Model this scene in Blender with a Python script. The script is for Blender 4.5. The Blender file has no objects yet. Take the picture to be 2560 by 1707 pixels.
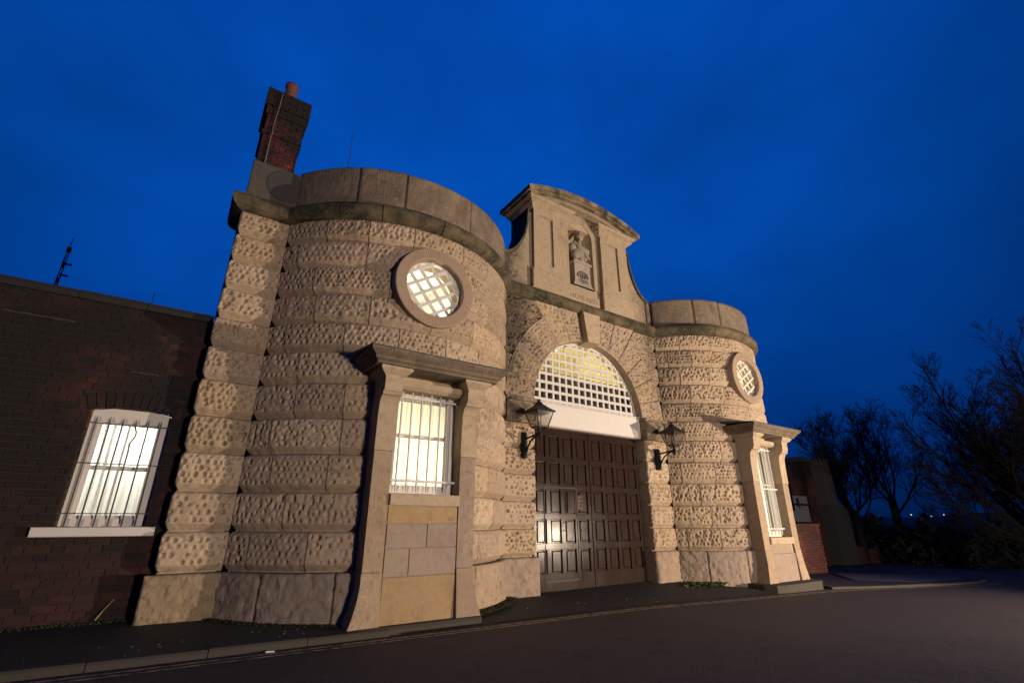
import bpy, bmesh, math, random
import numpy as np
from mathutils import Vector, Matrix
R_ = math.radians
scene = bpy.context.scene
C = scene.collection

# ------------------------------------------------------------------ camera
cam_d = bpy.data.cameras.new('camera'); cam = bpy.data.objects.new('camera', cam_d); C.objects.link(cam)
scene.camera = cam
yaw, pitch, roll = 0.6009, 0.3635, 0.0013
fw = Vector((math.sin(yaw)*math.cos(pitch), math.cos(yaw)*math.cos(pitch), math.sin(pitch)))
rt = Vector((math.cos(yaw), -math.sin(yaw), 0)); up = rt.cross(fw)
r2 = rt*math.cos(roll)+up*math.sin(roll); u2 = -rt*math.sin(roll)+up*math.cos(roll)
m = Matrix((r2, u2, -fw)).transposed().to_4x4(); m.translation = Vector((-7.5506, -7.7256, 1.397))
cam.matrix_world = m
cam_d.sensor_width = 36.0; cam_d.lens = 36*1185.56/2560
cam_d.clip_start = 0.05; cam_d.clip_end = 3000

# ------------------------------------------------------------------ world: late blue hour
W = bpy.data.worlds.new('World'); scene.world = W; W.use_nodes = True
nt = W.node_tree; nt.nodes.clear()
def N(t, **k):
    n = nt.nodes.new(t)
    for a, b in k.items(): setattr(n, a, b)
    return n
out = N('ShaderNodeOutputWorld'); bg = N('ShaderNodeBackground')
tc = N('ShaderNodeTexCoord')
sep = N('ShaderNodeSeparateXYZ'); nt.links.new(tc.outputs['Generated'], sep.inputs[0])
ramp = N('ShaderNodeValToRGB'); cr = ramp.color_ramp
cr.elements[0].position = 0.0; cr.elements[0].color = (0.0006, 0.030, 0.185, 1)
cr.elements[1].position = 0.22; cr.elements[1].color = (0.0006, 0.055, 0.335, 1)
e = cr.elements.new(0.5); e.color = (0.0008, 0.080, 0.470, 1)
e = cr.elements.new(0.8); e.color = (0.0008, 0.068, 0.42, 1)
e = cr.elements.new(1.0); e.color = (0.0006, 0.045, 0.320, 1)
nt.links.new(sep.outputs['Z'], ramp.inputs[0])
mp = N('ShaderNodeMapping'); mp.inputs['Scale'].default_value = (1.0, 1.0, 1.7)
nt.links.new(tc.outputs['Generated'], mp.inputs[0])
no = N('ShaderNodeTexNoise'); no.inputs['Scale'].default_value = 2.1; no.inputs['Detail'].default_value = 4; no.inputs['Roughness'].default_value = 0.5
nt.links.new(mp.outputs[0], no.inputs['Vector'])
mr = N('ShaderNodeMapRange'); mr.inputs[1].default_value = .3; mr.inputs[2].default_value = .7; mr.inputs[3].default_value = .70; mr.inputs[4].default_value = 1.12
nt.links.new(no.outputs['Fac'], mr.inputs[0])
# last glow: the sky is brightest high up beyond the gatehouse and dies away from there
az = N('ShaderNodeVectorMath', operation='DOT_PRODUCT'); nt.links.new(tc.outputs['Generated'], az.inputs[0]); az.inputs[1].default_value = (0.36, 0.66, 0.66)
mr2 = N('ShaderNodeMapRange'); mr2.inputs[1].default_value = .42; mr2.inputs[2].default_value = 1.0; mr2.inputs[3].default_value = .27; mr2.inputs[4].default_value = 1.08
nt.links.new(az.outputs['Value'], mr2.inputs[0])
mu = N('ShaderNodeMath', operation='MULTIPLY'); nt.links.new(mr.outputs[0], mu.inputs[0]); nt.links.new(mr2.outputs[0], mu.inputs[1])
nt.links.new(ramp.outputs[0], bg.inputs['Color']); nt.links.new(mu.outputs[0], bg.inputs['Strength'])
nt.links.new(bg.outputs[0], out.inputs['Surface'])

# ------------------------------------------------------------------ low flood lamp out of frame, plus an added fill light
def point(name, loc, watts, col, rad):
    l = bpy.data.lights.new(name, 'POINT'); l.energy = watts; l.color = col; l.shadow_soft_size = rad
    o = bpy.data.objects.new(name, l); o.location = loc; C.objects.link(o); return o
fl_d = bpy.data.lights.new('flood_lamp_light', 'SPOT'); fl_d.energy = 10600; fl_d.color = (1.0, 0.80, 0.60); fl_d.shadow_soft_size = .10; fl_d.spot_size = R_(94); fl_d.spot_blend = .85
fl = bpy.data.objects.new('flood_lamp_light', fl_d); C.objects.link(fl); fl.location = (7.9, -12.1, .8)
fl.rotation_euler = (Vector((2.6, 0, 3.3))-Vector(fl.location)).to_track_quat('-Z', 'Y').to_euler()
point('fill_light', (-1.9, -19.0, 1.3), 6900, (1.0, 0.82, 0.68), .6)  # added soft fill from the front, no visible source there

vs = scene.view_settings; vs.view_transform = 'Standard'; vs.look = 'None'; vs.exposure = 0; vs.gamma = 1
scene.cycles.use_denoising = True
scene.cycles.max_bounces = 6; scene.cycles.diffuse_bounces = 3; scene.cycles.transmission_bounces = 5; scene.cycles.transparent_max_bounces = 8
scene.cycles.sample_clamp_indirect = 4.0; scene.cycles.caustics_reflective = False; scene.cycles.caustics_refractive = False

# ------------------------------------------------------------------ materials
MAT = {}
def mat(name):
    mm = bpy.data.materials.new(name); mm.use_nodes = True; t = mm.node_tree; t.nodes.clear()
    o = t.nodes.new('ShaderNodeOutputMaterial'); b = t.nodes.new('ShaderNodeBsdfPrincipled'); t.links.new(b.outputs[0], o.inputs[0])
    MAT[name] = mm; return mm, t, b, o
def nd(t, ty, ins=None, **k):
    n = t.nodes.new(ty)
    for a, b in k.items(): setattr(n, a, b)
    for a, b in (ins or {}).items():
        if hasattr(b, 'is_output') or isinstance(b, bpy.types.NodeSocket): t.links.new(b, n.inputs[a])
        else: n.inputs[a].default_value = b
    return n
def noise(t, vec, scale, detail=4, rough=.55):
    return nd(t, 'ShaderNodeTexNoise', {'Vector': vec, 'Scale': scale, 'Detail': detail, 'Roughness': rough}).outputs['Fac']
def rng(t, v, a, b, c=0., d=1.):
    return nd(t, 'ShaderNodeMapRange', {0: v, 1: a, 2: b, 3: c, 4: d}).outputs[0]
def mix(t, f, a, b, mode='MIX'):
    n = t.nodes.new('ShaderNodeMix'); n.data_type = 'RGBA'; n.blend_type = mode
    for i, v in ((0, f), (6, a), (7, b)):
        if isinstance(v, bpy.types.NodeSocket): t.links.new(v, n.inputs[i])
        else: n.inputs[i].default_value = v if i == 0 else (*v, 1) if len(v) == 3 else v
    return n.outputs[2]
def math_(t, op, a, b=0.0):
    n = t.nodes.new('ShaderNodeMath'); n.operation = op
    for i, v in ((0, a), (1, b)):
        if isinstance(v, bpy.types.NodeSocket): t.links.new(v, n.inputs[i])
        else: n.inputs[i].default_value = v
    return n.outputs[0]
def bump(t, b, h, strength, dist):
    n = nd(t, 'ShaderNodeBump', {'Height': h, 'Strength': strength, 'Distance': dist}); t.links.new(n.outputs[0], b.inputs['Normal'])
def colramp(t, v, stops):
    n = t.nodes.new('ShaderNodeValToRGB'); t.links.new(v, n.inputs[0]); r = n.color_ramp
    while len(r.elements) < len(stops): r.elements.new(.5)
    for el, (p, c) in zip(r.elements, stops): el.position = p; el.color = (*c, 1)
    return n.outputs[0]

def stone_mat(name, stops, rough=.9, tool=None, dark=.5, bumpd=.006, blot=1., grime=(0.055, 0.045, 0.035)):
    mm, t, b, o = mat(name)
    pos = t.nodes.new('ShaderNodeNewGeometry').outputs['Position']
    rnd = t.nodes.new('ShaderNodeObjectInfo').outputs['Random']
    base = colramp(t, rnd, stops)
    n1 = noise(t, pos, 3.2, 5, .6); n2 = noise(t, pos, 22, 4, .6); n3 = noise(t, pos, 90, 3, .6)
    c = mix(t, rng(t, n1, .3, .7, 0, .5), base, (.38, .29, .185))
    c = mix(t, rng(t, n2, .35, .75, 0, .45), c, (.235, .175, .13))
    c = mix(t, rng(t, n3, .55, .8, 0, .5), c, (.16, .125, .10))
    nm = noise(t, pos, 8.5, 6, .68)
    c = mix(t, rng(t, nm, .52, .70, 0, .60*blot), c, (.11, .085, .060))
    c = mix(t, rng(t, nm, .28, .42, .45*blot, 0), c, (.53, .42, .29))
    r3 = nd(t, 'ShaderNodeMath', {0: rnd, 1: 7.31}, operation='MULTIPLY').outputs[0]
    c = mix(t, rng(t, math_(t, 'FRACT', r3), 0, 1, 0, .30), c, (.20, .155, .11))
    # soot: large streaky patches, strongest on the stones that carry it
    st = nd(t, 'ShaderNodeMapping', {'Vector': pos, 'Scale': (2.3, 2.3, .8)}).outputs[0]
    sn = noise(t, st, 1.5, 6, .65)
    soot = nd(t, 'ShaderNodeAttribute', attribute_name='soot', attribute_type='OBJECT').outputs['Fac']
    sv = math_(t, 'ADD', rng(t, sn, .55, .8, 0, dark), math_(t, 'MULTIPLY', soot, rng(t, noise(t, pos, 7, 5, .7), .3, .62, .15, 1.0)))
    sx = nd(t, 'ShaderNodeSeparateXYZ', {0: pos})
    dxs = math_(t, 'ABSOLUTE', math_(t, 'SUBTRACT', math_(t, 'ABSOLUTE', math_(t, 'ADD', sx.outputs['X'], math_(t, 'MULTIPLY', rng(t, noise(t, pos, 1.8, 4, .6), 0, 1, -.5, .5), .9))), 2.25))
    run = math_(t, 'MULTIPLY', rng(t, dxs, .04, .46, 1.0, 0), math_(t, 'MULTIPLY', rng(t, sx.outputs['Z'], 3.2, 5.2, .0, 1), rng(t, sx.outputs['X'], -.5, .5, 1.0, .62)))
    sv = math_(t, 'ADD', sv, math_(t, 'MULTIPLY', run, rng(t, noise(t, pos, 9, 5, .7), .32, .6, .25, 1.0)))
    c = mix(t, rng(t, sv, 0, 1.0, 0, .93), c, grime)
    t.links.new(c, b.inputs['Base Color']); b.inputs['Roughness'].default_value = rough
    b.inputs['Specular IOR Level'].default_value = .25
    h = math_(t, 'ADD', math_(t, 'MULTIPLY', n3, .5), math_(t, 'MULTIPLY', n2, 1.0))
    if tool:
        tv = nd(t, 'ShaderNodeMapping', {'Vector': pos, 'Scale': tool}).outputs[0]
        h = math_(t, 'ADD', h, math_(t, 'MULTIPLY', noise(t, tv, 1.0, 2, .5), 1.4))
    bump(t, b, h, .9, bumpd)
    return mm
BUFF = [(0, (.53, .40, .275)), (.2, (.44, .335, .255)), (.4, (.51, .375, .27)), (.6, (.56, .435, .305)), (.75, (.46, .335, .21)), (.88, (.41, .31, .24)), (1, (.51, .385, .245))]
stone_mat('rusticated_sandstone', BUFF, dark=.42)
stone_mat('smooth_sandstone', [(0, (.49, .385, .26)), (.5, (.46, .36, .25)), (1, (.52, .41, .28))], dark=.6, bumpd=.005, blot=.7)
stone_mat('lit_niche_sandstone', [(0, (.50, .37, .20)), (1, (.50, .37, .20))], dark=.2, bumpd=.004, blot=.3)  # warm yellow light on the niche wall is put into this colour
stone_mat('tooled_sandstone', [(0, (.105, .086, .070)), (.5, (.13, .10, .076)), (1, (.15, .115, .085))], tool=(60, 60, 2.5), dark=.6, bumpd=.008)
stone_mat('plinth_sandstone', [(0, (.33, .245, .19)), (.35, (.30, .225, .185)), (.6, (.37, .265, .175)), (.8, (.40, .275, .14)), (1, (.34, .25, .19))], tool=(26, 26, 14), dark=.4, bumpd=.008)
stone_mat('ochre_sandstone', [(0, (.38, .24, .095)), (1, (.35, .22, .085))], dark=.45, bumpd=.005, blot=.6)
stone_mat('grey_sandstone', [(0, (.31, .24, .205)), (.5, (.28, .215, .19)), (1, (.33, .26, .19))], dark=.35, bumpd=.004, blot=.6)
stone_mat('plinth_grey', [(0, (.26, .20, .18)), (1, (.24, .19, .165))], tool=(26, 26, 14), dark=.45, bumpd=.008)
stone_mat('plinth_brown', [(0, (.27, .195, .115)), (1, (.25, .18, .105))], tool=(26, 26, 14), dark=.6, bumpd=.008)
stone_mat('fluted_sandstone', [(0, (.34, .245, .18)), (1, (.35, .25, .19))], dark=.1, bumpd=.003, blot=.3)
stone_mat('marble', [(0, (.40, .36, .33)), (1, (.42, .38, .34))], dark=.7, bumpd=.004, blot=.2, grime=(.10, .085, .075))
# mossy weathered cornice stone
mm, t, b, o = mat('mossy_sandstone')
pos = t.nodes.new('ShaderNodeNewGeometry').outputs['Position']
n1 = noise(t, pos, 2.2, 6, .65); n2 = noise(t, pos, 14, 5, .65)
c = mix(t, rng(t, n1, .34, .58), (.15, .108, .065), (.024, .021, .014))
c = mix(t, rng(t, n2, .48, .7, 0, .8), c, (.105, .098, .038))
c = mix(t, rng(t, noise(t, pos, 5, 4, .7), .6, .75, 0, .7), c, (.02, .02, .017))
t.links.new(c, b.inputs['Base Color']); b.inputs['Roughness'].default_value = .95; bump(t, b, n2, 1, .012)
mm, t, b, o = mat('weathered_sandstone')
pos = t.nodes.new('ShaderNodeNewGeometry').outputs['Position']
n1 = noise(t, pos, 2.6, 6, .65); n2 = noise(t, pos, 14, 5, .65)
c = mix(t, rng(t, n1, .40, .62), (.30, .225, .145), (.050, .044, .028)); c = mix(t, rng(t, n2, .5, .7, 0, .6), c, (.12, .11, .045))
t.links.new(c, b.inputs['Base Color']); b.inputs['Roughness'].default_value = .95; bump(t, b, n2, 1, .012)
# brick
def brick_mat(name, attr=None, stops=None):
    mm, t, b, o = mat(name)
    pos = t.nodes.new('ShaderNodeNewGeometry').outputs['Position']
    r = nd(t, 'ShaderNodeAttribute', attribute_name='rnd').outputs['Fac'] if attr else t.nodes.new('ShaderNodeObjectInfo').outputs['Random']
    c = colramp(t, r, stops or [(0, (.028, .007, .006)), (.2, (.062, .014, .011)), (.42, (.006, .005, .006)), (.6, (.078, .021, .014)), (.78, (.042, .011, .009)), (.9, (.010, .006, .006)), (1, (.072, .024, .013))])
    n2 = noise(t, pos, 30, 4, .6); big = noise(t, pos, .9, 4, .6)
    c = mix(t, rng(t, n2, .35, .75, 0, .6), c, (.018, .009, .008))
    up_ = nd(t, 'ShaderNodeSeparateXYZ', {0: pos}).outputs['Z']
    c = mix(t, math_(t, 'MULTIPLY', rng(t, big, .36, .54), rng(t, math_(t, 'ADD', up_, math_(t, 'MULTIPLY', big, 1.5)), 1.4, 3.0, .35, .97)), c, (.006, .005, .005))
    t.links.new(c, b.inputs['Base Color']); b.inputs['Roughness'].default_value = .92; bump(t, b, n2, .8, .005); return mm
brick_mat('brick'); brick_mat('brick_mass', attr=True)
brick_mat('chimney_brick', stops=[(0, (.13, .024, .022)), (.4, (.085, .018, .019)), (.7, (.17, .036, .027)), (1, (.11, .026, .022))])
brick_mat('red_brick', stops=[(0, (.15, .035, .028)), (.4, (.11, .026, .023)), (.7, (.19, .05, .036)), (1, (.13, .038, .03))])
brick_mat('lit_reveal_brick', stops=[(0, (.34, .20, .09)), (.4, (.26, .12, .06)), (.7, (.36, .22, .10)), (1, (.24, .10, .05))])  # brighter orange copy of brick, lamp light held in its colour
def simple(name, col, rough=.8, metal=0., spec=.4, nscale=12, namp=.35, bd=.002, dirt=None):
    mm, t, b, o = mat(name)
    pos = t.nodes.new('ShaderNodeNewGeometry').outputs['Position']
    n = noise(t, pos, nscale, 5, .6)
    c = mix(t, rng(t, n, .3, .75, 0, namp), col, dirt or tuple(x*.45 for x in col))
    t.links.new(c, b.inputs['Base Color']); b.inputs['Roughness'].default_value = rough; b.inputs['Metallic'].default_value = metal
    b.inputs['Specular IOR Level'].default_value = spec
    bump(t, b, n, .5, bd); return mm
simple('mortar', (.036, .023, .020), .95, nscale=20, namp=.7)
simple('coping_cement', (.028, .025, .022), .95, nscale=8, namp=.6, bd=.008)
simple('old_pointing', (.065, .053, .047), .95, nscale=40, namp=.8)
simple('pale_mortar', (.36, .31, .28), .95)
simple('white_paint', (.60, .56, .52), .5, nscale=5, namp=.25, dirt=(.46, .42, .38))
simple('grille_paint', (.60, .565, .53), .5, nscale=9, namp=.25)
simple('black_iron', (.008, .008, .010), .5, spec=.22)
simple('window_iron', (.10, .095, .09), .5, spec=.4)
simple('dark_board', (.035, .024, .022), .6)
simple('void_board', (.006, .005, .005), .9)
simple('lead', (.05, .05, .055), .6)
simple('terracotta', (.17, .055, .042), .85)
simple('cable', (.14, .12, .12), .6)
simple('render_cement', (.095, .084, .072), .95, nscale=8, namp=.6, bd=.006)
simple('dark_cement', (.060, .057, .052), .95, nscale=8, namp=.5, bd=.006)
simple('bark', (.020, .016, .014), .95, spec=.1)
simple('hedge_leaf', (.018, .020, .010), .9)
simple('moss_leaf', (.05, .055, .018), .9)
simple('weed_leaf', (.075, .10, .03), .8)
simple('litter_paper', (.55, .54, .5), .8)
simple('straw', (.42, .34, .08), .8)
simple('room_wall', (.84, .81, .72), .9)
simple('room_wall_green', (.78, .70, .38), .9)
simple('sign_white', (.26, .25, .25), .7)
simple('steel_mast', (.03, .03, .035), .7)
# gate doors: dark brown gloss paint over grain
mm, t, b, o = mat('brown_gate_paint')
pos = t.nodes.new('ShaderNodeNewGeometry').outputs['Position']
g = noise(t, nd(t, 'ShaderNodeMapping', {'Vector': pos, 'Scale': (40, 40, 2.2)}).outputs[0], 1.0, 4, .6)
n1 = noise(t, pos, 2.4, 4, .6)
c = mix(t, rng(t, n1, .35, .7), (.029, .0165, .0125), (.019, .011, .0088)); c = mix(t, rng(t, g, .48, .75, 0, .6), c, (.046, .029, .022))
c = mix(t, rng(t, noise(t, pos, 60, 3, .7), .68, .74, 0, .6), c, (.12, .08, .06))
t.links.new(c, b.inputs['Base Color']); t.links.new(rng(t, n1, .3, .7, .14, .26), b.inputs['Roughness']); b.inputs['Specular IOR Level'].default_value = .09; bump(t, b, g, .6, .002)
# asphalt
def asphalt(name, c0, c1, spec=.3):
    mm, t, b, o = mat(name)
    pos = t.nodes.new('ShaderNodeNewGeometry').outputs['Position']
    n1 = noise(t, pos, .35, 5, .6); n2 = noise(t, pos, 55, 3, .7); n3 = noise(t, pos, 4, 5, .6)
    c = mix(t, rng(t, n1, .3, .7), c0, c1); c = mix(t, rng(t, n2, .5, .8, 0, .8), c, tuple(x*2.2 for x in c1)); c = mix(t, rng(t, n3, .5, .75, 0, .5), c, tuple(x*.5 for x in c0))
    vo = nd(t, 'ShaderNodeTexVoronoi', {'Vector': mix(t, .12, pos, nd(t, 'ShaderNodeTexNoise', {'Vector': pos, 'Scale': 1.3, 'Detail': 4}).outputs['Color']), 'Scale': .55}, feature='DISTANCE_TO_EDGE')
    c = mix(t, rng(t, math_(t, 'ADD', vo.outputs['Distance'], rng(t, n3, .35, .6, .05, 0)), 0, .006, .8, 0), c, tuple(x*.25 for x in c0))
    t.links.new(c, b.inputs['Base Color']); b.inputs['Roughness'].default_value = .8; b.inputs['Specular IOR Level'].default_value = spec
    bump(t, b, math_(t, 'ADD', n2, n3), .9, .012); return mm
asphalt('road_asphalt', (.066, .049, .043), (.046, .036, .033)); asphalt('pavement_asphalt', (.030, .026, .026), (.022, .020, .020))
asphalt('lit_pavement', (.10, .09, .09), (.085, .078, .08)); asphalt('earth', (.016, .014, .010), (.012, .011, .008))
simple('kerb_stone', (.058, .047, .037), .9, nscale=6, namp=.8, bd=.008, dirt=(.04, .04, .028))
mm, t, b, o = mat('yellow_line')
pos = t.nodes.new('ShaderNodeNewGeometry').outputs['Position']
n2 = noise(t, pos, 9, 6, .75); c = mix(t, rng(t, n2, .42, .6), (.55, .43, .24), (.06, .05, .045))
t.links.new(c, b.inputs['Base Color']); b.inputs['Roughness'].default_value = .8
# glass
mm, t, b, o = mat('glass'); t.nodes.remove(b)
tr = nd(t, 'ShaderNodeBsdfTransparent', {'Color': (.94, .96, .95, 1)}); gl = nd(t, 'ShaderNodeBsdfGlossy', {'Roughness': .04, 'Color': (.9, .9, .9, 1)})
fr = nd(t, 'ShaderNodeLayerWeight', {'Blend': .12}); ms = nd(t, 'ShaderNodeMixShader', {0: fr.outputs['Facing'], 1: tr.outputs[0], 2: gl.outputs[0]}); t.links.new(ms.outputs[0], o.inputs[0])
mm, t, b, o = mat('lantern_glass'); t.nodes.remove(b)
tr = nd(t, 'ShaderNodeBsdfTransparent', {'Color': (.80, .76, .72, 1)}); gl = nd(t, 'ShaderNodeBsdfDiffuse', {'Color': (.30, .27, .24, 1)})
ms = nd(t, 'ShaderNodeMixShader', {0: .12, 1: tr.outputs[0], 2: gl.outputs[0]})
g2 = nd(t, 'ShaderNodeBsdfGlossy', {'Roughness': .05}); ms2 = nd(t, 'ShaderNodeMixShader', {0: .06, 1: ms.outputs[0], 2: g2.outputs[0]}); t.links.new(ms2.outputs[0], o.inputs[0])
# curtains and blinds: translucent cloth lit by the room lamp behind
def cloth(name, col, tw=.75):
    mm, t, b, o = mat(name); t.nodes.remove(b)
    d = nd(t, 'ShaderNodeBsdfDiffuse', {'Color': (*col, 1)}); tl = nd(t, 'ShaderNodeBsdfTranslucent', {'Color': (*col, 1)})
    ms = nd(t, 'ShaderNodeMixShader', {0: tw, 1: d.outputs[0], 2: tl.outputs[0]}); t.links.new(ms.outputs[0], o.inputs[0])
cloth('net_curtain', (.90, .89, .86)); cloth('blind_cloth', (.90, .86, .74)); cloth('pale_blind_cloth', (.88, .88, .78))
def emis(name, col, s):
    mm, t, b, o = mat(name); t.nodes.remove(b)
    em = nd(t, 'ShaderNodeEmission', {'Color': (*col, 1), 'Strength': s}); t.links.new(em.outputs[0], o.inputs[0])
emis('lamp_tube', (1, .97, .85), 9.0); emis('distant_lamp', (1, .85, .7), 1.1)

# ------------------------------------------------------------------ mesh helpers
class MB:
    def __init__(s): s.v = []; s.f = []; s.sm = []
    def add(s, vs, fs, smooth=False):
        k = len(s.v); s.v += [tuple(map(float, p)) for p in vs]; s.f += [tuple(i+k for i in f) for f in fs]; s.sm += [smooth]*len(fs); return s
    def hexa(s, p): return s.add(p, [(0, 3, 2, 1), (4, 5, 6, 7), (0, 1, 5, 4), (1, 2, 6, 5), (2, 3, 7, 6), (3, 0, 4, 7)])
    def box(s, x0, x1, y0, y1, z0, z1):
        return s.hexa([(x0, y0, z0), (x1, y0, z0), (x1, y1, z0), (x0, y1, z0), (x0, y0, z1), (x1, y0, z1), (x1, y1, z1), (x0, y1, z1)])
    def bbox(s, x0, x1, y0, y1, z0, z1, c=.012):      # box with its front edges chamfered
        a = [(x0, y1, z0), (x1, y1, z0), (x1, y1, z1), (x0, y1, z1)]; b_ = [(x0, y0+c, z0), (x1, y0+c, z0), (x1, y0+c, z1), (x0, y0+c, z1)]
        d = [(x0+c, y0, z0+c), (x1-c, y0, z0+c), (x1-c, y0, z1-c), (x0+c, y0, z1-c)]
        fs = [(8, 9, 10, 11), (3, 2, 1, 0)]
        for i in range(4):
            j = (i+1) % 4; fs += [(i, j, 4+j, 4+i), (4+i, 4+j, 8+j, 8+i)]
        return s.add(a+b_+d, fs)
    def prism_x(s, poly, x0, x1):                     # poly of (y,z), x extrusion; x0/x1 may be functions of (y,z)
        n = len(poly); g = lambda x, p: x(*p) if callable(x) else x
        vs = [(g(x0, p), p[0], p[1]) for p in poly]+[(g(x1, p), p[0], p[1]) for p in poly]
        return s.add(vs, [tuple(range(n))[::-1], tuple(range(n, 2*n))]+[(i, (i+1) % n, n+(i+1) % n, n+i) for i in range(n)])
    def prism_y(s, poly, y0, y1, smooth=False):       # poly of (x,z)
        n = len(poly); vs = [(p[0], y0, p[1]) for p in poly]+[(p[0], y1, p[1]) for p in poly]
        return s.add(vs, [tuple(range(n)), tuple(range(n, 2*n))[::-1]]+[(i, n+i, n+(i+1) % n, (i+1) % n) for i in range(n)], smooth)
    def prism_z(s, poly, z0, z1):
        n = len(poly); vs = [(p[0], p[1], z0) for p in poly]+[(p[0], p[1], z1) for p in poly]
        return s.add(vs, [tuple(range(n))[::-1], tuple(range(n, 2*n))]+[(i, (i+1) % n, n+(i+1) % n, n+i) for i in range(n)])
    def tube(s, pts, rs, n=6, cap=True):
        P = [Vector(p) for p in pts]; rs = rs if hasattr(rs, '__len__') else [rs]*len(P); vs = []; prev = None
        for i, p in enumerate(P):
            d = (P[min(i+1, len(P)-1)]-P[max(i-1, 0)]).normalized()
            a = prev if prev is not None and abs(prev.dot(d)) < .95 else (Vector((0, 0, 1)) if abs(d.z) < .9 else Vector((1, 0, 0)))
            e1 = (a-d*a.dot(d)).normalized(); e2 = d.cross(e1); prev = e1
            vs += [p+(e1*math.cos(2*math.pi*k/n)+e2*math.sin(2*math.pi*k/n))*rs[i] for k in range(n)]
        fs = [(i*n+k, i*n+(k+1) % n, (i+1)*n+(k+1) % n, (i+1)*n+k) for i in range(len(P)-1) for k in range(n)]
        if cap: fs += [tuple(range(n))[::-1], tuple(range((len(P)-1)*n, len(P)*n))]
        return s.add(vs, fs, n > 5)
    def lathe(s, prof, c, n=24, a0=0, a1=2*math.pi, smooth=True):
        full = abs(a1-a0-2*math.pi) < 1e-6; m_ = n if full else n+1
        vs = [(c[0]+r*math.cos(a0+(a1-a0)*k/n), c[1]+r*math.sin(a0+(a1-a0)*k/n), c[2]+z) for r, z in prof for k in range(m_)]
        fs = []
        for i in range(len(prof)-1):
            for k in range(n):
                k2 = (k+1) % m_; fs.append((i*m_+k, i*m_+k2, (i+1)*m_+k2, (i+1)*m_+k))
        return s.add(vs, fs, smooth)
    def ring_y(s, prof, c, n=48, a0=0, a1=2*math.pi, smooth=False):   # profile of (r, y) swept about the y axis through c=(x,z)
        full = abs(a1-a0-2*math.pi) < 1e-6; m_ = n if full else n+1
        vs = [(c[0]+r*math.cos(a0+(a1-a0)*k/n), y, c[1]+r*math.sin(a0+(a1-a0)*k/n)) for r, y in prof for k in range(m_)]
        fs = [(i*m_+k, i*m_+(k+1) % m_, (i+1)*m_+(k+1) % m_, (i+1)*m_+k) for i in range(len(prof)-1) for k in range(n)]
        return s.add(vs, fs, smooth)
    def sweep(s, path, prof, cap=True):               # path of (x,y,nx,ny), prof of (out,z)
        n = len(prof); vs = [(x+nx*o_, y+ny*o_, z) for x, y, nx, ny in path for o_, z in prof]
        fs = [(i*n+k, (i+1)*n+k, (i+1)*n+k+1, i*n+k+1) for i in range(len(path)-1) for k in range(n-1)]
        if cap: fs += [tuple(range(n)), tuple(range((len(path)-1)*n, len(path)*n))[::-1]]
        return s.add(vs, fs)
    def build(s, name, material, parent=None, **props):
        me = bpy.data.meshes.new(name); off = origin(parent)
        me.from_pydata([(p[0]-off[0], p[1]-off[1], p[2]-off[2]) for p in s.v], [], s.f)
        me.polygons.foreach_set('use_smooth', s.sm)
        bm = bmesh.new(); bm.from_mesh(me); bmesh.ops.recalc_face_normals(bm, faces=bm.faces); bm.to_mesh(me); bm.free()
        return link(name, me, material, parent, **props)
ORG = {}
def origin(p): return ORG.get(p.name, (0, 0, 0)) if p else (0, 0, 0)
def link(name, me, material, parent=None, **props):
    o = bpy.data.objects.new(name, me); C.objects.link(o)
    if material and not me.materials: me.materials.append(MAT[material])
    if parent: o.parent = parent
    ORG[o.name] = origin(parent)
    for k, v in props.items(): o[k] = v
    return o
def thing(name, label, cat, loc, group=None):
    o = bpy.data.objects.new(name, None); C.objects.link(o); o.location = loc; ORG[o.name] = tuple(loc)
    o['label'] = label; o['category'] = cat
    if group: o['group'] = group
    o.empty_display_size = .2
    return o
rs = np.random.RandomState(7); random.seed(7)

# ------------------------------------------------------------------ ground
GX = [-60, -10, -8, -5, -1, 2, 5.3, 11, 16, 22, 30, 60, 400]; GZ = [.4, .17, .15, .12, .09, .01, -.05, -.17, -.31, -.42, -.5, -.7, -3.]
def gz(x): return float(np.interp(x, GX, GZ))
def sheet(name, xs, ys, material, dz=0., kind='structure', zf=None, thick=0):
    vs = [(x, y, (zf(x, y) if zf else gz(x))+dz) for x in xs for y in ys]; n = len(ys)
    fs = [(i*n+j, (i+1)*n+j, (i+1)*n+j+1, i*n+j+1) for i in range(len(xs)-1) for j in range(n-1)]
    o = MB().add(vs, fs, True).build(name, material)
    if kind: o['kind'] = kind
    return o
sheet('ground', sorted(set(list(np.linspace(-60, 60, 121))+[90, 150, 250, 400])), [-300, -60, -30, -20, -14, -10, -7, -5, -3, -2, -1.4, 0, 3, 8, 20, 60, 200, 500], 'earth', -.03)
sheet('road', list(np.linspace(-40, 40, 161)), [-26, -18, -14, -10, -7, -5, -3, -2, -1.42, -.2, .26, 3., 8, 16, 30], 'road_asphalt', 0.)
# pavement beside the brick wall and the left bow, behind its kerb
def pz(x, y): return gz(x)+.07+max(0., (y+1.4))*.04
sheet('pavement', list(np.linspace(-14, -5.3, 40)), [-1.42, -1.0, -.5, 0, .5], 'pavement_asphalt', 0, zf=pz)
# dark forecourt strip in front of the gate
sheet('forecourt', list(np.linspace(-4.9, 6.2, 60)), [-1.5, -1.2, -.6, 0, .3], 'pavement_asphalt', 0, zf=lambda x, y: gz(x)+.012+max(0, y+1.5)*(.03+.06*min(1, max(0, (x+1)/3))))
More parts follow.
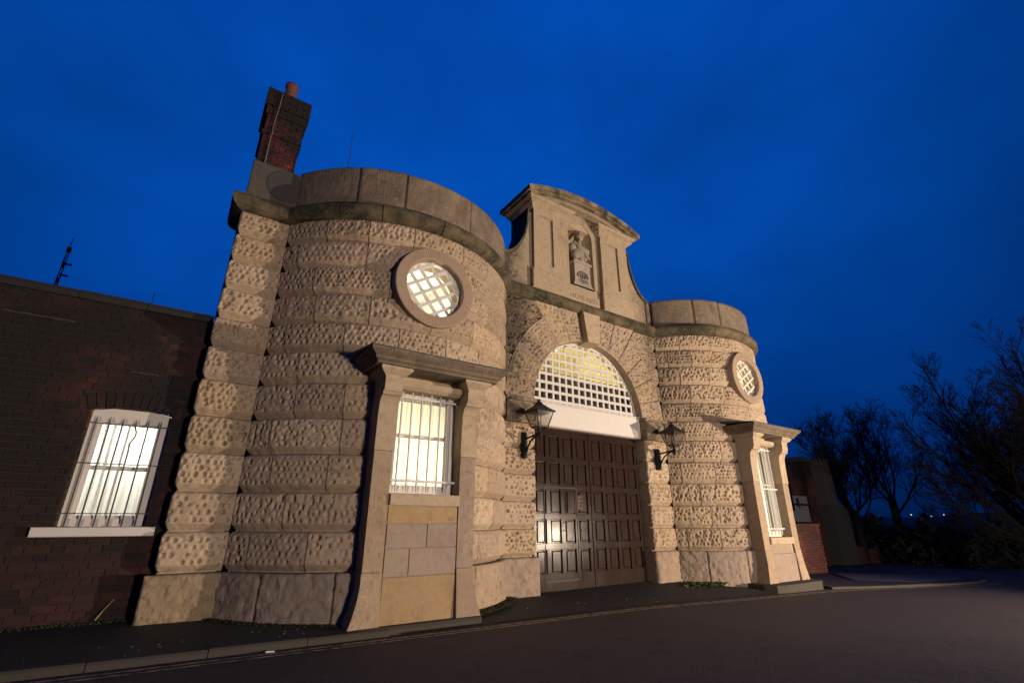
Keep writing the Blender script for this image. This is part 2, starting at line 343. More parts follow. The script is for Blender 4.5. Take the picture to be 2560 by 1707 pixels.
# pavement beyond the right bow with a rounded corner
kx = [5.6, 7, 8.5, 10, 11.5, 12.8, 13.6, 14.0, 14.0, 13.9]; ky = [-1.75, -2.1, -2.45, -2.75, -2.95, -2.8, -2.2, -1.2, .6, 2.6]
pv = [(x, y, gz(x)+.045) for x, y in zip(kx, ky)]+[(x, .55+(2.2 if x > 12 else 0), gz(x)+.045) for x in (12.6, 11, 9.5, 8, 6.8, 5.6)]
MB().add(pv, [tuple(range(len(pv)))]).build('pavement_corner', 'pavement_asphalt', kind='structure')
MB().add([(8.2, -1.2, gz(8)+.050), (9.0, -2.2, gz(9)+.050), (12.2, -2.5, gz(12)+.050), (13.2, -1.9, gz(13)+.050), (12.2, -.6, gz(12)+.050), (10.2, .2, gz(10)+.050)], [(0, 1, 2, 3, 4, 5)]).build('pavement_light_patch', 'lit_pavement', kind='structure')  # pool of light on the pavement, painted as a paler patch
def kerb(pts, name, seg=.9, h=.11, w=.12, dz=0.):
    root = bpy.data.objects.new(name, None); C.objects.link(root); root['kind'] = 'structure'; ORG[root.name] = (0, 0, 0)
    for i in range(len(pts)-1):
        a, b_ = Vector(pts[i]), Vector(pts[i+1]); LL = (b_-a).length; n = max(1, round(LL/seg)); ep = .004/LL
        for k in range(n):
            p = a.lerp(b_, k/n+ep); q = a.lerp(b_, (k+1)/n-ep); d = (q-p).normalized(); nn = Vector((-d.y, d.x, 0))
            j = random.uniform(-.006, .006)
            z0, z1 = gz(p.x), gz(q.x); f = lambda v, off, z: (v.x+nn.x*off, v.y+nn.y*off, z)
            pr = [(0., -.06), (.0, h-.02), (.02, h), (w, h), (w, -.06)]
            vs = [f(p, o_, z0+zz+dz+j) for o_, zz in pr]+[f(q, o_, z1+zz+dz+j) for o_, zz in pr]
            MB().add(vs, [(0, 1, 2, 3, 4), (9, 8, 7, 6, 5)]+[(i2, i2+5, (i2+1) % 5+5, (i2+1) % 5) for i2 in range(5)]).build('kerb_stone', 'kerb_stone', root)
kerb([(-13.5, -1.50, 0), (-5.05, -1.50, 0)], 'kerb', h=.075)
kerb([(x, y, 0) for x, y in zip(kx, ky)], 'kerb_corner', h=.05)
def lines(name, ys, x0, x1, w=.055):
    vs = []; fs = []; xs = np.linspace(x0, x1, 60)
    for off in (0, .11):
        k = len(vs)
        for x in xs:
            y = float(np.interp(x, ys[0], ys[1]))-off; z = gz(x)+.006
            vs += [(x, y-w/2, z), (x, y+w/2, z)]
        fs += [(k+2*i, k+2*i+2, k+2*i+3, k+2*i+1) for i in range(len(xs)-1)]
    MB().add(vs, fs).build(name, 'yellow_line', kind='structure')
lines('road_line', ([-12, -5, 0, 5, 8.5, 11, 12.5], [-1.66, -1.66, -1.68, -1.86, -2.55, -3.1, -3.15]), -12, 12.3)

# ------------------------------------------------------------------ rusticated stone blocks
D = .11
def vnoise(n0, n1, cells, r):
    g = r.rand(cells[0]+2, cells[1]+2); a = np.linspace(0, cells[0], n0); b_ = np.linspace(0, cells[1], n1)
    i = a.astype(int); j = b_.astype(int); fa = (a-i)[:, None]; fb = (b_-j)[None, :]; fa = fa*fa*(3-2*fa); fb = fb*fb*(3-2*fb)
    return (g[i][:, j]*(1-fa)*(1-fb)+g[i+1][:, j]*fa*(1-fb)+g[i][:, j+1]*(1-fa)*fb+g[i+1][:, j+1]*fa*fb)-.5
FL, HB, HZ = (.009, .007), (.10, .105, 1), (.085, .105)      # (radius, drop): flush vertical joint / deep rounded bed joint
def block(name, S0, S1, z0, z1, mapf, parent, material='rusticated_sandstone', edges=(FL, FL, HB, HZ), back=(.12, .12, .12, .12), res=.012, pits=1., soot=0., rough=.006, gap=.002, scal=(0, 0), pm=1.):
    r = rs; f0 = S0 if callable(S0) else (lambda z: np.full_like(z, S0)); f1 = S1 if callable(S1) else (lambda z: np.full_like(z, S1))
    zz = np.linspace(z0+gap*2.5, z1-gap*2.5, max(4, int((z1-z0)/res)))
    def fz(dist, e):
        t_ = np.clip(dist/e[0], 0, 1); return (1-t_)**1.15 if len(e) > 2 else 1-np.sqrt(np.clip(1-(1-t_)**2, 0, 1))
    gv = np.maximum(fz(zz-z0, edges[2]), fz(z1-zz, edges[3]))
    a = f0(zz)+gap+scal[0]*gv; b_ = f1(zz)-gap-scal[1]*gv; b_ = np.maximum(b_, a+.003)
    nu = max(4, int(np.max(b_-a)/res)); u = np.linspace(0, 1, nu)[:, None]
    S = a[None, :]+(b_-a)[None, :]*u; Z = np.repeat(zz[None, :], nu, 0)
    def fall(dist, e):
        t_ = np.clip(dist/e[0], 0, 1)
        if len(e) > 2: return e[1]*np.clip(1-t_*1.0, 0, 1)**1.15
        return e[1]*(1-np.sqrt(np.clip(1-(1-t_)**2, 0, 1)))
    w0, w1 = S-a[None, :], b_[None, :]-S; dzb, dzt = Z-z0, z1-Z
    drop = np.maximum.reduce([fall(w0, edges[0]), fall(w1, edges[1]), fall(dzb, edges[2]), fall(dzt, edges[3])])
    H = D-drop
    nz = vnoise(nu, len(zz), (max(2, int(np.max(b_-a)/.07)), max(2, int((z1-z0)/.07))), r)*rough*2+vnoise(nu, len(zz), (max(2, int(np.max(b_-a)/.03)), max(2, int((z1-z0)/.03))), r)*rough*1.2
    if pits > 0:
        style = r.rand(); sp = r.uniform(.076, .096); a_, b2 = float(np.min(a)), float(np.max(b_)); w = b2-a_; pd = np.zeros_like(S)
        st = r.uniform(.95, 1.25) if style < .75 else r.uniform(1.3, 1.8); jit = r.uniform(.12, .40); const = not (callable(S0) or callable(S1))
        dmul = r.uniform(.75, 1.15)
        for i in range(int(w/sp)+2):
            for j in range(int((z1-z0)/sp)+2):
                cs = a_+(i+.5*(j % 2)+r.uniform(-jit, jit))*sp; cz = z0+.06+.07*pm+(j+r.uniform(-jit, jit))*sp
                if r.rand() < .12: continue
                rr = r.uniform(.014, .030); dp = r.uniform(.020, .058)*dmul
                j0 = max(0, int((cz-rr*st*1.7-z0)/(z1-z0)*len(zz))-1); j1 = min(len(zz), int((cz+rr*st*1.7-z0)/(z1-z0)*len(zz))+2)
                if const: i0 = max(0, int((cs-rr*1.7-a_)/w*nu)-1); i1 = min(nu, int((cs+rr*1.7-a_)/w*nu)+2)
                else: i0, i1 = 0, nu
                if j1 <= j0 or i1 <= i0: continue
                sl = (slice(i0, i1), slice(j0, j1)); q = ((S[sl]-cs)/rr)**2+((Z[sl]-cz)/(rr*st))**2
                pd[sl] = np.maximum(pd[sl], dp*np.exp(-q*q*.8))
        sm_ = lambda x, lo, hi: np.clip((x-lo)/(hi-lo), 0, 1)
        mask = sm_(dzb, .03+.06*pm, .05+.07*pm)*sm_(dzt, .03, .055)*sm_(w0, .012, .03)*sm_(w1, .012, .03)
        # shallow chisel ridges between the pits
        cw = vnoise(nu, len(zz), (max(2, int(w/.045)), max(2, int((z1-z0)/.06))), r)
        H = H-mask*(pd*pits+.006*np.abs(cw)*r.uniform(.0, 1.0))
    H = H+nz
    X, Y, Zo = mapf(S, Z, H)
    nv = len(zz); V = np.stack([X, Y, Zo], -1).reshape(-1, 3)
    idx = np.arange(nu*nv).reshape(nu, nv)
    F = np.stack([idx[:-1, :-1], idx[1:, :-1], idx[1:, 1:], idx[:-1, 1:]], -1).reshape(-1, 4)
    loops = [(idx[0, :], S[0], Z[0], back[0]), (idx[-1, :], S[-1], Z[-1], back[1]), (idx[:, 0], S[:, 0], Z[:, 0], back[2]), (idx[:, -1], S[:, -1], Z[:, -1], back[3])]
    fs = [F]; vs = [V]; k = len(V)
    for ids, s_, z_, bd in loops:
        if bd <= 0: continue
        xb, yb, zb = mapf(s_, z_, np.full_like(s_, D-bd)); n = len(ids); vs.append(np.stack([xb, yb, zb], -1))
        nb = np.arange(k, k+n); k += n
        fs.append(np.stack([ids[:-1], ids[1:], nb[1:], nb[:-1]], -1))
    V = np.concatenate(vs); Fq = np.concatenate(fs); off = np.array(origin(parent)); V = V-off
    me = bpy.data.meshes.new(name)
    me.vertices.add(len(V)); me.vertices.foreach_set('co', V.astype(np.float32).ravel())
    me.loops.add(len(Fq)*4); me.loops.foreach_set('vertex_index', Fq.astype(np.int32).ravel())
    me.polygons.add(len(Fq)); me.polygons.foreach_set('loop_start', np.arange(0, len(Fq)*4, 4, dtype=np.int32)); me.polygons.foreach_set('loop_total', np.full(len(Fq), 4, np.int32))
    sm = np.zeros(len(Fq), bool); sm[:len(F)] = True; me.polygons.foreach_set('use_smooth', sm); me.update(calc_edges=True); me.validate()
    o = link(name, me, material, parent)
    if soot: o['soot'] = float(soot)
    return o
def flat(y0): return lambda s, z, h: (s, y0+D-h, z)
XD, YC, RD = 4.61, 1.53, 2.68; A0 = math.asin(2.2/RD); SL = A0*RD
def drum(xd, R=RD): return lambda s, z, h: (xd+(R-D+h)*np.sin(s/RD), YC-(R-D+h)*np.cos(s/RD), z)
ZJ = [.794, 1.281, 1.773, 2.276, 2.777, 3.294, 3.780, 4.245, 4.729, 5.211, 5.684, 6.115]
G = thing('gatehouse', 'old sandstone prison gatehouse with two bowed bays, rusticated stone and an arched gate', 'building', (0, 0, .1))

# left pier
RND = (.06, .055)
for k in range(11):
    block('stone_block', -7.54, -6.80, ZJ[k], ZJ[k+1], flat(0), G, edges=(RND, FL, HB, HZ), back=(.47, .14, .14, .14), scal=(.06, 0), soot=[0, 0, 0, .25, 0, 0, 0, .1, 0, 0, .2][k])
block('plinth_stone', -7.62, -6.79, .12, ZJ[0], flat(-.05), G, 'plinth_brown', edges=((.03, .03), FL, (.02, .01), (.05, .06)), back=(.5, .1, .1, .1), pits=0, rough=.012)
# right pier beyond the right bow
for k in range(0, 11, 1):
    block('stone_block', 6.80, 7.50, ZJ[k], ZJ[k+1], flat(0), G, edges=(FL, RND, HB, HZ), back=(.14, .47, .14, .14), res=.06, pits=.3)

# bows
OC = 5.03
def bow(xd, res, seed, left):
    r = np.random.RandomState(seed); mp_ = drum(xd); hw = .80
    shw = RD*math.asin(hw/RD)
    for k in range(11):
        z0, z1 = ZJ[k], ZJ[k+1]
        spans = []
        if k < 5 or k == 5:
            spans = [(-SL, -shw, False), (shw, SL, True)]
        elif k == 6: spans = [(-SL, SL, None)]
        elif k in (7, 8, 9):
            cut = lambda z, sg: sg*np.sqrt(np.clip(.60**2-(z-OC)**2, 0, None))
            spans = [(-SL, 'L', False), ('R', SL, True)]
        else: spans = [(-SL, SL, None)]
        for s0, s1, side in spans:
            a = s0 if s0 != 'R' else .0; b_ = s1 if s1 != 'L' else .0
            w_ = r.uniform(.74, 1.0); x_ = a+w_*((.35, .85, .6)[k % 3]+r.uniform(-.12, .12)); js = [a]
            while x_ < b_-.28:
                if x_-js[-1] > .22: js.append(x_)
                x_ += w_*r.uniform(.75, 1.25)
            js.append(b_)
            if s1 == 'L': js = [j for j in js[:-1] if j < -.72]+[b_]
            if s0 == 'R': js = [a]+[j for j in js[1:] if j > .72]
            for i in range(len(js)-1):
                S0, S1 = js[i], js[i+1]; ed = [FL, FL, HB, HZ]
                if s1 == 'L' and i == len(js)-2: S1 = lambda z: cut(z, -1)
                if s0 == 'R' and i == 0: S0 = lambda z: cut(z, 1)
                if k <= 5 and side is False and i == len(js)-2: ed[1] = (.05, .05)
                if k <= 5 and side is True and i == 0: ed[0] = (.05, .05)
                st = 0.
                if k >= 8 and r.rand() < .3: st = r.uniform(.1, .35)
                elif r.rand() < .14: st = r.uniform(.15, .4)
                block('stone_block', S0, S1, z0, z1, mp_, G, edges=tuple(ed), res=res, pits=r.uniform(.75, 1.1)*(1. if left else 1.15), soot=st, scal=(.045 if ed[0] is not FL else 0, .045 if ed[1] is not FL else 0))
    # plinth
    for s0, s1 in ((-SL, -1.95), (-1.95, -shw-.22), (-shw-.22, -shw+.1), (shw-.1, shw+.22), (shw+.22, 1.9), (1.9, SL)):
        block('plinth_stone', s0, s1, .08 if left else -.1, ZJ[0], drum(xd, RD+.04), G, 'plinth_grey' if s0 < -1 else 'plinth_sandstone', edges=((.02, .02), (.02, .02), (.03, .02), (.05, .05)), res=res*1.6, pits=0, rough=.014)
    # cornice torus and parapet
    prof = [(-.10, 6.09), (.0, 6.095), (.05, 6.11), (.115, 6.15), (.15, 6.215), (.155, 6.28), (.12, 6.345), (.06, 6.385), (.02, 6.40), (.02, 6.43), (-.15, 6.44)]
    jj = np.linspace(-A0, A0, 7)+np.array([0, .03, -.04, .02, .05, -.02, 0])
    for i in range(6):
        an = np.linspace(jj[i]+.003, jj[i+1]-.003, 9)
        MB().sweep([(xd+(RD-.02)*math.sin(a), YC-(RD-.02)*math.cos(a), math.sin(a), -math.cos(a)) for a in an], prof).build('cornice_stone', 'mossy_sandstone', G)
    jj = (np.linspace(-SL, SL, 6)+np.array([0, .12, -.1, .2, -.1, 0]))
    for i in range(5):
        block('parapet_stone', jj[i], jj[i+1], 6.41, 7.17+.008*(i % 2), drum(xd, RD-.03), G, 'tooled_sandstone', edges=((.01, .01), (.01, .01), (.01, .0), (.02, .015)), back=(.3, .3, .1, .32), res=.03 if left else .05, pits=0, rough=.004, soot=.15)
    # core behind the stones
    mb = MB(); rc = RD-.16
    an = np.linspace(-A0, A0, 37); zs = [-.2, .9, 1.06, 1.76, 3.3, 4.4, 4.5, 5.56, 6.45]
    for i in range(36):
        for j in range(len(zs)-1):
            xm = abs(rc*math.sin((an[i]+an[i+1])/2)); zm = (zs[j]+zs[j+1])/2
            if xm < .56 and 1.76*left+1.06*(not left) < zm < 3.3: continue
            if xm < .56 and 4.5 < zm < 5.56: continue
            mb.add([(xd+rc*math.sin(a), YC-rc*math.cos(a), z) for a, z in ((an[i], zs[j]), (an[i+1], zs[j]), (an[i+1], zs[j+1]), (an[i], zs[j+1]))], [(0, 1, 2, 3)])
    mb.build('bow_core', 'smooth_sandstone', G)
bow(-XD, .0125, 3, True); bow(XD, .0145, 9, False)

# solid returns where the bows meet the flat bays
for sg in (-1, 1):
    for a, b_ in ((2.36, 2.95), (6.25, 6.86)): MB().box(min(sg*a, sg*b_), max(sg*a, sg*b_), .13, 1.0, -.2, 6.46).build('return_core', 'smooth_sandstone', G)
for sg in (-1, 1): MB().bbox(min(sg*2.30, sg*2.75), max(sg*2.30, sg*2.75), .06, .62, 6.42, 7.13, .015).build('parapet_return', 'tooled_sandstone', G, soot=.3)
# pier cornice (front and left return)
prof = [(-.10, 6.09), (.0, 6.095), (.05, 6.11), (.115, 6.15), (.15, 6.215), (.155, 6.28), (.12, 6.345), (.06, 6.385), (.02, 6.40), (.02, 6.43), (-.15, 6.44)]
def corner_sweep(pts, prof):       # pts: (x,y,dx,dy) with mitre offset direction
    return MB().sweep(pts, prof)
corner_sweep([(-7.545, .75, -1, 0), (-7.545, 0.02, -1, -1), (-6.72, 0.02, 0, -1)], prof).build('cornice_stone', 'mossy_sandstone', G)
for a, b_ in ((-2.5, -1.42), (-1.41, -.3), (-.29, .62), (.63, 1.6), (1.61, 2.5)):
    MB().sweep([(a, .02, 0, -1), (b_, .02, 0, -1)], prof).build('cornice_stone', 'mossy_sandstone', G)
MB().box(-7.5, -6.72, .13, 1.6, .1, 6.44).build('pier_core', 'smooth_sandstone', G)

# chimney on its stone block
MB().bbox(-7.53, -6.76, .0, .8, 6.43, 7.12, .015).build('chimney_base', 'render_cement', G)
mb = MB(); n = 28
mb.prism_y([(-6.99+.29*math.cos(2*math.pi*k/n) if -6.99+.29*math.cos(2*math.pi*k/n) < -6.765 else -6.765, 6.78+.31*math.sin(2*math.pi*k/n)) for k in range(n)], -.012, .05)
mb.build('cement_patch', 'dark_cement', G)
ch = MB().box(-7.47, -6.93, .05, .73, 7.12, 8.60).build('chimney', 'mortar', G)
brick_me = {}
def brick_mesh(l, d, h, c=.006, v=0):
    key = (round(l, 3), round(d, 3), round(h, 3), v)
    if key in brick_me: return brick_me[key]
    r = np.random.RandomState(int(l*1000)+v); mb = MB().bbox(-l/2, l/2, -d/2, d/2, -h/2, h/2, c)
    mb.v = [(x+r.uniform(-.002, .002), y+r.uniform(-.002, .002), z+r.uniform(-.002, .002)) for x, y, z in mb.v]
    me = bpy.data.meshes.new('brick'); me.from_pydata(mb.v, [], mb.f); brick_me[key] = me; return me
def put_brick(me, material, parent, p, rz=0, tilt=0, name='brick'):
    o = bpy.data.objects.new(name, me); C.objects.link(o); o.parent = parent; off = origin(parent)
    if not me.materials: me.materials.append(MAT[material])
    o.location = (p[0]-off[0], p[1]-off[1], p[2]-off[2]); o.rotation_euler = (0, tilt, rz); return o
cc = .075; zc = 7.12; k = 0
while zc < 8.62:
    out_ = 0. if zc < 7.66 else .03 if zc < 7.74 else .0 if zc < 8.16 else .035 if zc < 8.25 else .07
    x0, x1 = -7.50-out_, -6.90+out_; y0, y1 = .02-out_, .76+out_
    nb = 3; wd = (x1-x0)/nb
    xs = [x0+wd*(i+.5) for i in range(nb)] if k % 2 else [x0+wd*.25]+[x0+wd*(i+1) for i in range(nb-1)]+[x1-wd*.25]
    ls = [wd]*nb if k % 2 else [wd/2]+[wd]*(nb-1)+[wd/2]
    for x, l in zip(xs, ls): put_brick(brick_mesh(l-.008, .10, cc-.010, v=k % 3), 'chimney_brick', ch, (x, y0+.05+random.uniform(-.004, .004), zc+cc/2))
    for side in (x0+.05, x1-.05):
        for j in range(3): put_brick(brick_mesh(.20, .10, cc-.010, v=k % 3+5), 'chimney_brick', ch, (side, y0+.10+(y1-y0-.1)*(j+.5)/3, zc+cc/2), rz=math.pi/2 if side > -7.2 else -math.pi/2)
    zc += cc; k += 1
MB().box(-7.53, -6.87, .0, .78, zc-.02, zc+.03).build('chimney_cap', 'render_cement', ch)
MB().lathe([(.105, 0), (.10, .1), (.098, .52), (.115, .54), (.115, .60), (.085, .60), (.08, .3), (0, .3)], (-7.20, .33, zc-.02), 20).build('chimney_pot', 'terracotta', ch)
MB().tube([(-7.37, -.02, 7.10), (-7.37, -.02, 7.62), (-7.36, -.055, 7.75), (-7.37, -.02, 7.85), (-7.36, -.03, 8.1), (-7.345, -.09, 8.3), (-7.34, -.09, 8.58), (-7.33, .02, 8.66)], .011, 6).build('cable', 'cable', ch)

# ---------------- gate bay
RC, ZC = 1.66, 3.76
for sg in (-1, 1):
    for k in range(5):
        a, b_ = (-2.42, -1.665) if sg < 0 else (1.665, 2.42)
        e = (FL, RND, HB, HZ) if sg < 0 else (RND, FL, HB, HZ); bk = (.12, .34, .12, .12) if sg < 0 else (.34, .12, .12, .12)
        block('stone_block', a, b_, ZJ[k], ZJ[k+1], flat(0), G, edges=e, back=bk, res=.013, pits=1.15, scal=(0, .06) if sg < 0 else (.06, 0))
    a, b_ = (-2.46, -1.62) if sg < 0 else (1.62, 2.46)
    block('plinth_stone', a, b_, -.05, ZJ[0], flat(-.04), G, 'plinth_sandstone', edges=((.05, .05), (.05, .05), (.02, .01), (.06, .06)), back=(.36, .36, .1, .1), res=.03, pits=0, rough=.016, soot=.15)
    # impost with pyramid panel
    mb = MB(); xa, xb = (-2.43, -1.655) if sg < 0 else (1.655, 2.43)
    mb.box(xa, xb, -.03, .30, 3.30, 3.74); mb.bbox(xa-.02, xb+.02, -.11, .30, 3.705, 3.785, .02); mb.bbox(xa-.01, xb+.01, -.085, .30, 3.262, 3.325, .015)
    px0, px1 = xa+.06, xb-.06; mb.add([(px0, -.035, 3.36), (px1, -.035, 3.36), (px1, -.035, 3.68), (px0, -.035, 3.68), ((px0+px1)/2, -.15, 3.52)], [(0, 1, 4), (1, 2, 4), (2, 3, 4), (3, 0, 4)])
    for q0, q1, w0, w1 in ((px0-.05, px0, 3.33, 3.70), (px1, px1+.05, 3.33, 3.70)): mb.box(q0, q1, -.075, 0, w0, w1)
    mb.build('impost', 'smooth_sandstone', G, soot=.8)
# voussoirs
KA = math.radians(7.6)
def vous(sg, a0, a1):
    RO = 2.30; ref = 1.95
    def mp_(s, z, h): a = s/ref; return (sg*z*np.sin(a), 0+D-h, ZC+z*np.cos(a))
    return mp_, a0*ref, a1*ref
an = np.linspace(KA, math.pi/2, 7)
for sg in (-1, 1):
    for i in range(6):
        mp_, s0, s1 = vous(sg, an[i], an[i+1])
        def mp2(s, z, h, i=i, sg=sg):
            a = s/1.95; ro = (6.11-ZC)/np.cos(a) if i < 2 else np.minimum(2.42, 2.415/np.sin(a)); rad = RC+(z-RC)*(ro-RC)/(2.42-RC)
            return (sg*rad*np.sin(a), D-h, ZC+rad*np.cos(a))
        block('voussoir', s0, s1, RC, 2.42, mp2, G, pm=.2, edges=((.035, .05), (.035, .05), (.05, .045), (.012, .012)), back=(.12, .12, .34, .12), res=.013, pits=1.15, soot=[.0, .1, .25, .45, .6, .5][i] if sg < 0 else [0, 0, .1, .2, .25, .35][i])
    # spandrel courses outside the voussoir ring
    for k in range(7, 11):
        z0, z1 = ZJ[k], ZJ[k+1]
        f = lambda z: np.where(np.asarray(z) < ZC+2.42*math.cos(an[2]), np.sqrt(np.clip(2.42**2-(np.asarray(z)-ZC)**2, 0.0, None)), (np.asarray(z)-ZC)*math.tan(an[2]))+.002
        if sg > 0: S0, S1 = f, 2.42
        else: S0, S1 = -2.42, (lambda z: -f(z))
        if k >= 9 :
            if sg > 0: S1 = 2.42
        block('stone_block', S0, S1, z0, z1, flat(0), G, res=.013, pits=1.15, edges=(FL, FL, HB, HZ), soot=([.55, .7, .9, .95, .95] if sg < 0 else [.3, .3, .25, .3, .45])[k-6])
# keystone
kw0, kw1 = .185, .27
MB().hexa([(-kw0, -.16, 5.36), (kw0, -.16, 5.36), (kw0, .34, 5.36), (-kw0, .34, 5.36), (-kw1, -.13, 6.12), (kw1, -.13, 6.12), (kw1, .34, 6.12), (-kw1, .34, 6.12)]).build('keystone', 'smooth_sandstone', G)
# core behind the gate stones
mb = MB(); nseg = 24
mb.box(-2.5, -1.70, .14, .5, -.1, 3.76); mb.box(1.70, 2.5, .14, .5, -.1, 3.76)
pts = [(1.72*math.cos(math.pi*i/nseg), ZC+1.72*math.sin(math.pi*i/nseg)) for i in range(nseg+1)]
for i in range(nseg):
    (xa, za), (xb, zb) = pts[i], pts[i+1]
    q = lambda x, z: (x, 6.45)
    mb.hexa([(xa, .14, za), (xb, .14, zb), (xb, .5, zb), (xa, .5, za), (xa, .14, 6.45), (xb, .14, 6.45), (xb, .5, 6.45), (xa, .5, 6.45)])
mb.box(-2.5, -1.72, .14, .5, 3.76, 6.45); mb.box(1.72, 2.5, .14, .5, 3.76, 6.45)
mb.build('gate_core', 'smooth_sandstone', G)
# white beam across the gate
bmo = MB().bbox(-1.655, 1.655, .115, .34, 3.31, 3.80, .01).build('gate_beam', 'white_paint', G)
MB().box(-1.655, 1.655, .10, .33, 3.80, 3.822).build('beam_lip', 'white_paint', bmo)
MB().box(-1.655, 1.655, .13, .36, 3.285, 3.312).build('beam_drip', 'pale_mortar', bmo)
# lunette grille
gr = MB(); YG = .24
gr.ring_y([(1.66, YG-.02), (1.60, YG-.02), (1.60, YG+.05), (1.66, YG+.05)], (0, ZC), 40, 0, math.pi)
gro = gr.build('lunette_grille', 'grille_paint', G)
for i in range(-8, 9):
    x = -.01+i*.193
    if abs(x) >= 1.6: continue
    zt = ZC+math.sqrt(1.62**2-x*x); MB().bbox(x-.031, x+.031, YG-.012, YG+.02, 3.82, zt, .006).build('grille_bar', 'grille_paint', gro)
for z in (3.905, 4.105, 4.305, 4.505, 4.685, 4.865, 5.06, 5.255):
    xe = math.sqrt(1.62**2-(z-ZC)**2); MB().bbox(-xe, xe, YG-.02, YG+.014, z-.034, z+.034, .006).build('grille_bar', 'grille_paint', gro)
MB().prism_y([(-1.62, 3.8), (1.62, 3.8)]+[(1.62*math.cos(R_(a)), ZC+1.62*math.sin(R_(a))) for a in range(0, 181, 6)][1:-1], YG+.06, YG+.066).build('pane', 'glass', gro)
MB().box(-1.7, 1.7, .46, .50, 3.6, 4.655).build('dark_board', 'dark_board', G)
# lit porch room behind the lunette
mb = MB(); mb.add([(-2.2, .5, 4.0), (2.2, .5, 4.0), (2.2, 3.8, 4.0), (-2.2, 3.8, 4.0), (-2.2, .5, 6.2), (2.2, .5, 6.2), (2.2, 3.8, 6.2), (-2.2, 3.8, 6.2)], [(0, 1, 2, 3), (4, 5, 6, 7), (3, 2, 6, 7), (0, 3, 7, 4), (1, 2, 6, 5)])
room = mb.build('porch_room', 'room_wall_green', G)
MB().box(-.2, .5, 1.7, 1.8, 5.75, 5.8).build('strip_light', 'lamp_tube', room)
MB().box(.4, .55, 2.2, 2.3, 5.3, 6.1).build('light_chain', 'dark_board', room)
lp = point('porch_lamp', (-.7, 1.7, 5.5), 210, (1, .90, .52), .12); lp.parent = room; lp.location = (-.7, 1.7, 5.4)
# doors
COLS = [(.095, .365), (.475, .745), (.855, 1.125), (1.235, 1.49)]; ROWS = [(.457, .885), (1.004, 1.452), (1.563, 2.018), (2.135, 2.57), (2.683, 3.132)]
YD = .25
def leaf(sg):
    mb = MB(); xs0, xs1 = .006, 1.565
    mb.box(min(sg*xs0, sg*xs1), max(sg*xs0, sg*xs1), YD+.035, YD+.08, .08, 3.30)
    zed = [.085]+[v for r in ROWS for v in r]+[3.30]; xed = [xs0]+[v for c_ in COLS for v in c_]+[xs1]
    for j in range(0, len(zed), 2): mb.bbox(min(sg*xs0, sg*xs1), max(sg*xs0, sg*xs1), YD, YD+.036, zed[j], zed[j+1], .006)
    for r0, r1 in ROWS:
        for i in range(0, len(xed), 2): mb.bbox(min(sg*xed[i], sg*xed[i+1]), max(sg*xed[i], sg*xed[i+1]), YD+.001, YD+.036, r0-.005, r1+.005, .006)
    o = mb.build('gate_leaf', 'brown_gate_paint', G)
    for j, (r0, r1) in enumerate(ROWS):
        for i, (c0, c1) in enumerate(COLS):
            if sg < 0 and j == 2 and i == 1: continue
            a, b_ = min(sg*c0, sg*c1), max(sg*c0, sg*c1)
            MB().bbox(a+.022, b_-.022, YD+.010, YD+.036, r0+.022, r1-.022, .018).build('panel', 'brown_gate_paint', o)
    return o
lf = leaf(-1); rl = leaf(1)
# wicket: raised edge strips, glass slot, lock plate
mb = MB()
for x in (-1.285, -.418): mb.box(x-.008, x+.008, YD-.008, YD+.01, .33, 2.07)
mb.box(-1.285, -.418, YD-.008, YD+.01, 2.062, 2.078); mb.box(-1.285, -.418, YD-.010, YD+.01, .315, .335)
mb.build('wicket_edge', 'dark_board', lf)
MB().box(-.80, -.665, YD+.02, YD+.035, 1.59, 2.0).build('glass_slot', 'void_board', lf)
MB().box(-.66, -.48, YD+.004, YD+.035, 1.585, 2.0).build('slot_panel', 'brown_gate_paint', lf)
simple('red_plate', (.055, .017, .014), .6)
MB().bbox(-.415+.03, -.24, YD+.0, YD+.02, 1.64, 1.93, .006).build('lock_plate', 'red_plate', lf)
for z in (1.72, 1.78, 1.86): MB().tube([(-.30, YD+.001, z), (-.30, YD-.02, z)], .014, 8).build('keyhole', 'black_iron', lf)
for z in (1.40, 1.24): MB().tube([(-.79, YD, z), (-.79, YD-.03, z)], .012, 8).build('bolt', 'pale_mortar', lf)
for z in (1.40, 1.24): MB().tube([(-.30, YD, z), (-.30, YD-.02, z)], .012, 8).build('bolt', 'pale_mortar', lf)
for sg in (-1, 1): MB().box(min(sg*1.565, sg*1.72), max(sg*1.565, sg*1.72), .40, .46, .05, 3.4).build('dark_gap_strip', 'void_board', G)  # near-black strips standing in for the shadowed gaps beside the leaves
MB().box(-1.7, 1.7, .36, .44, 0, 3.4).build('gate_backing', 'void_board', G)
MB().bbox(-1.66, 1.66, .06, .36, .02, .095, .02).build('threshold', 'plinth_sandstone', G)

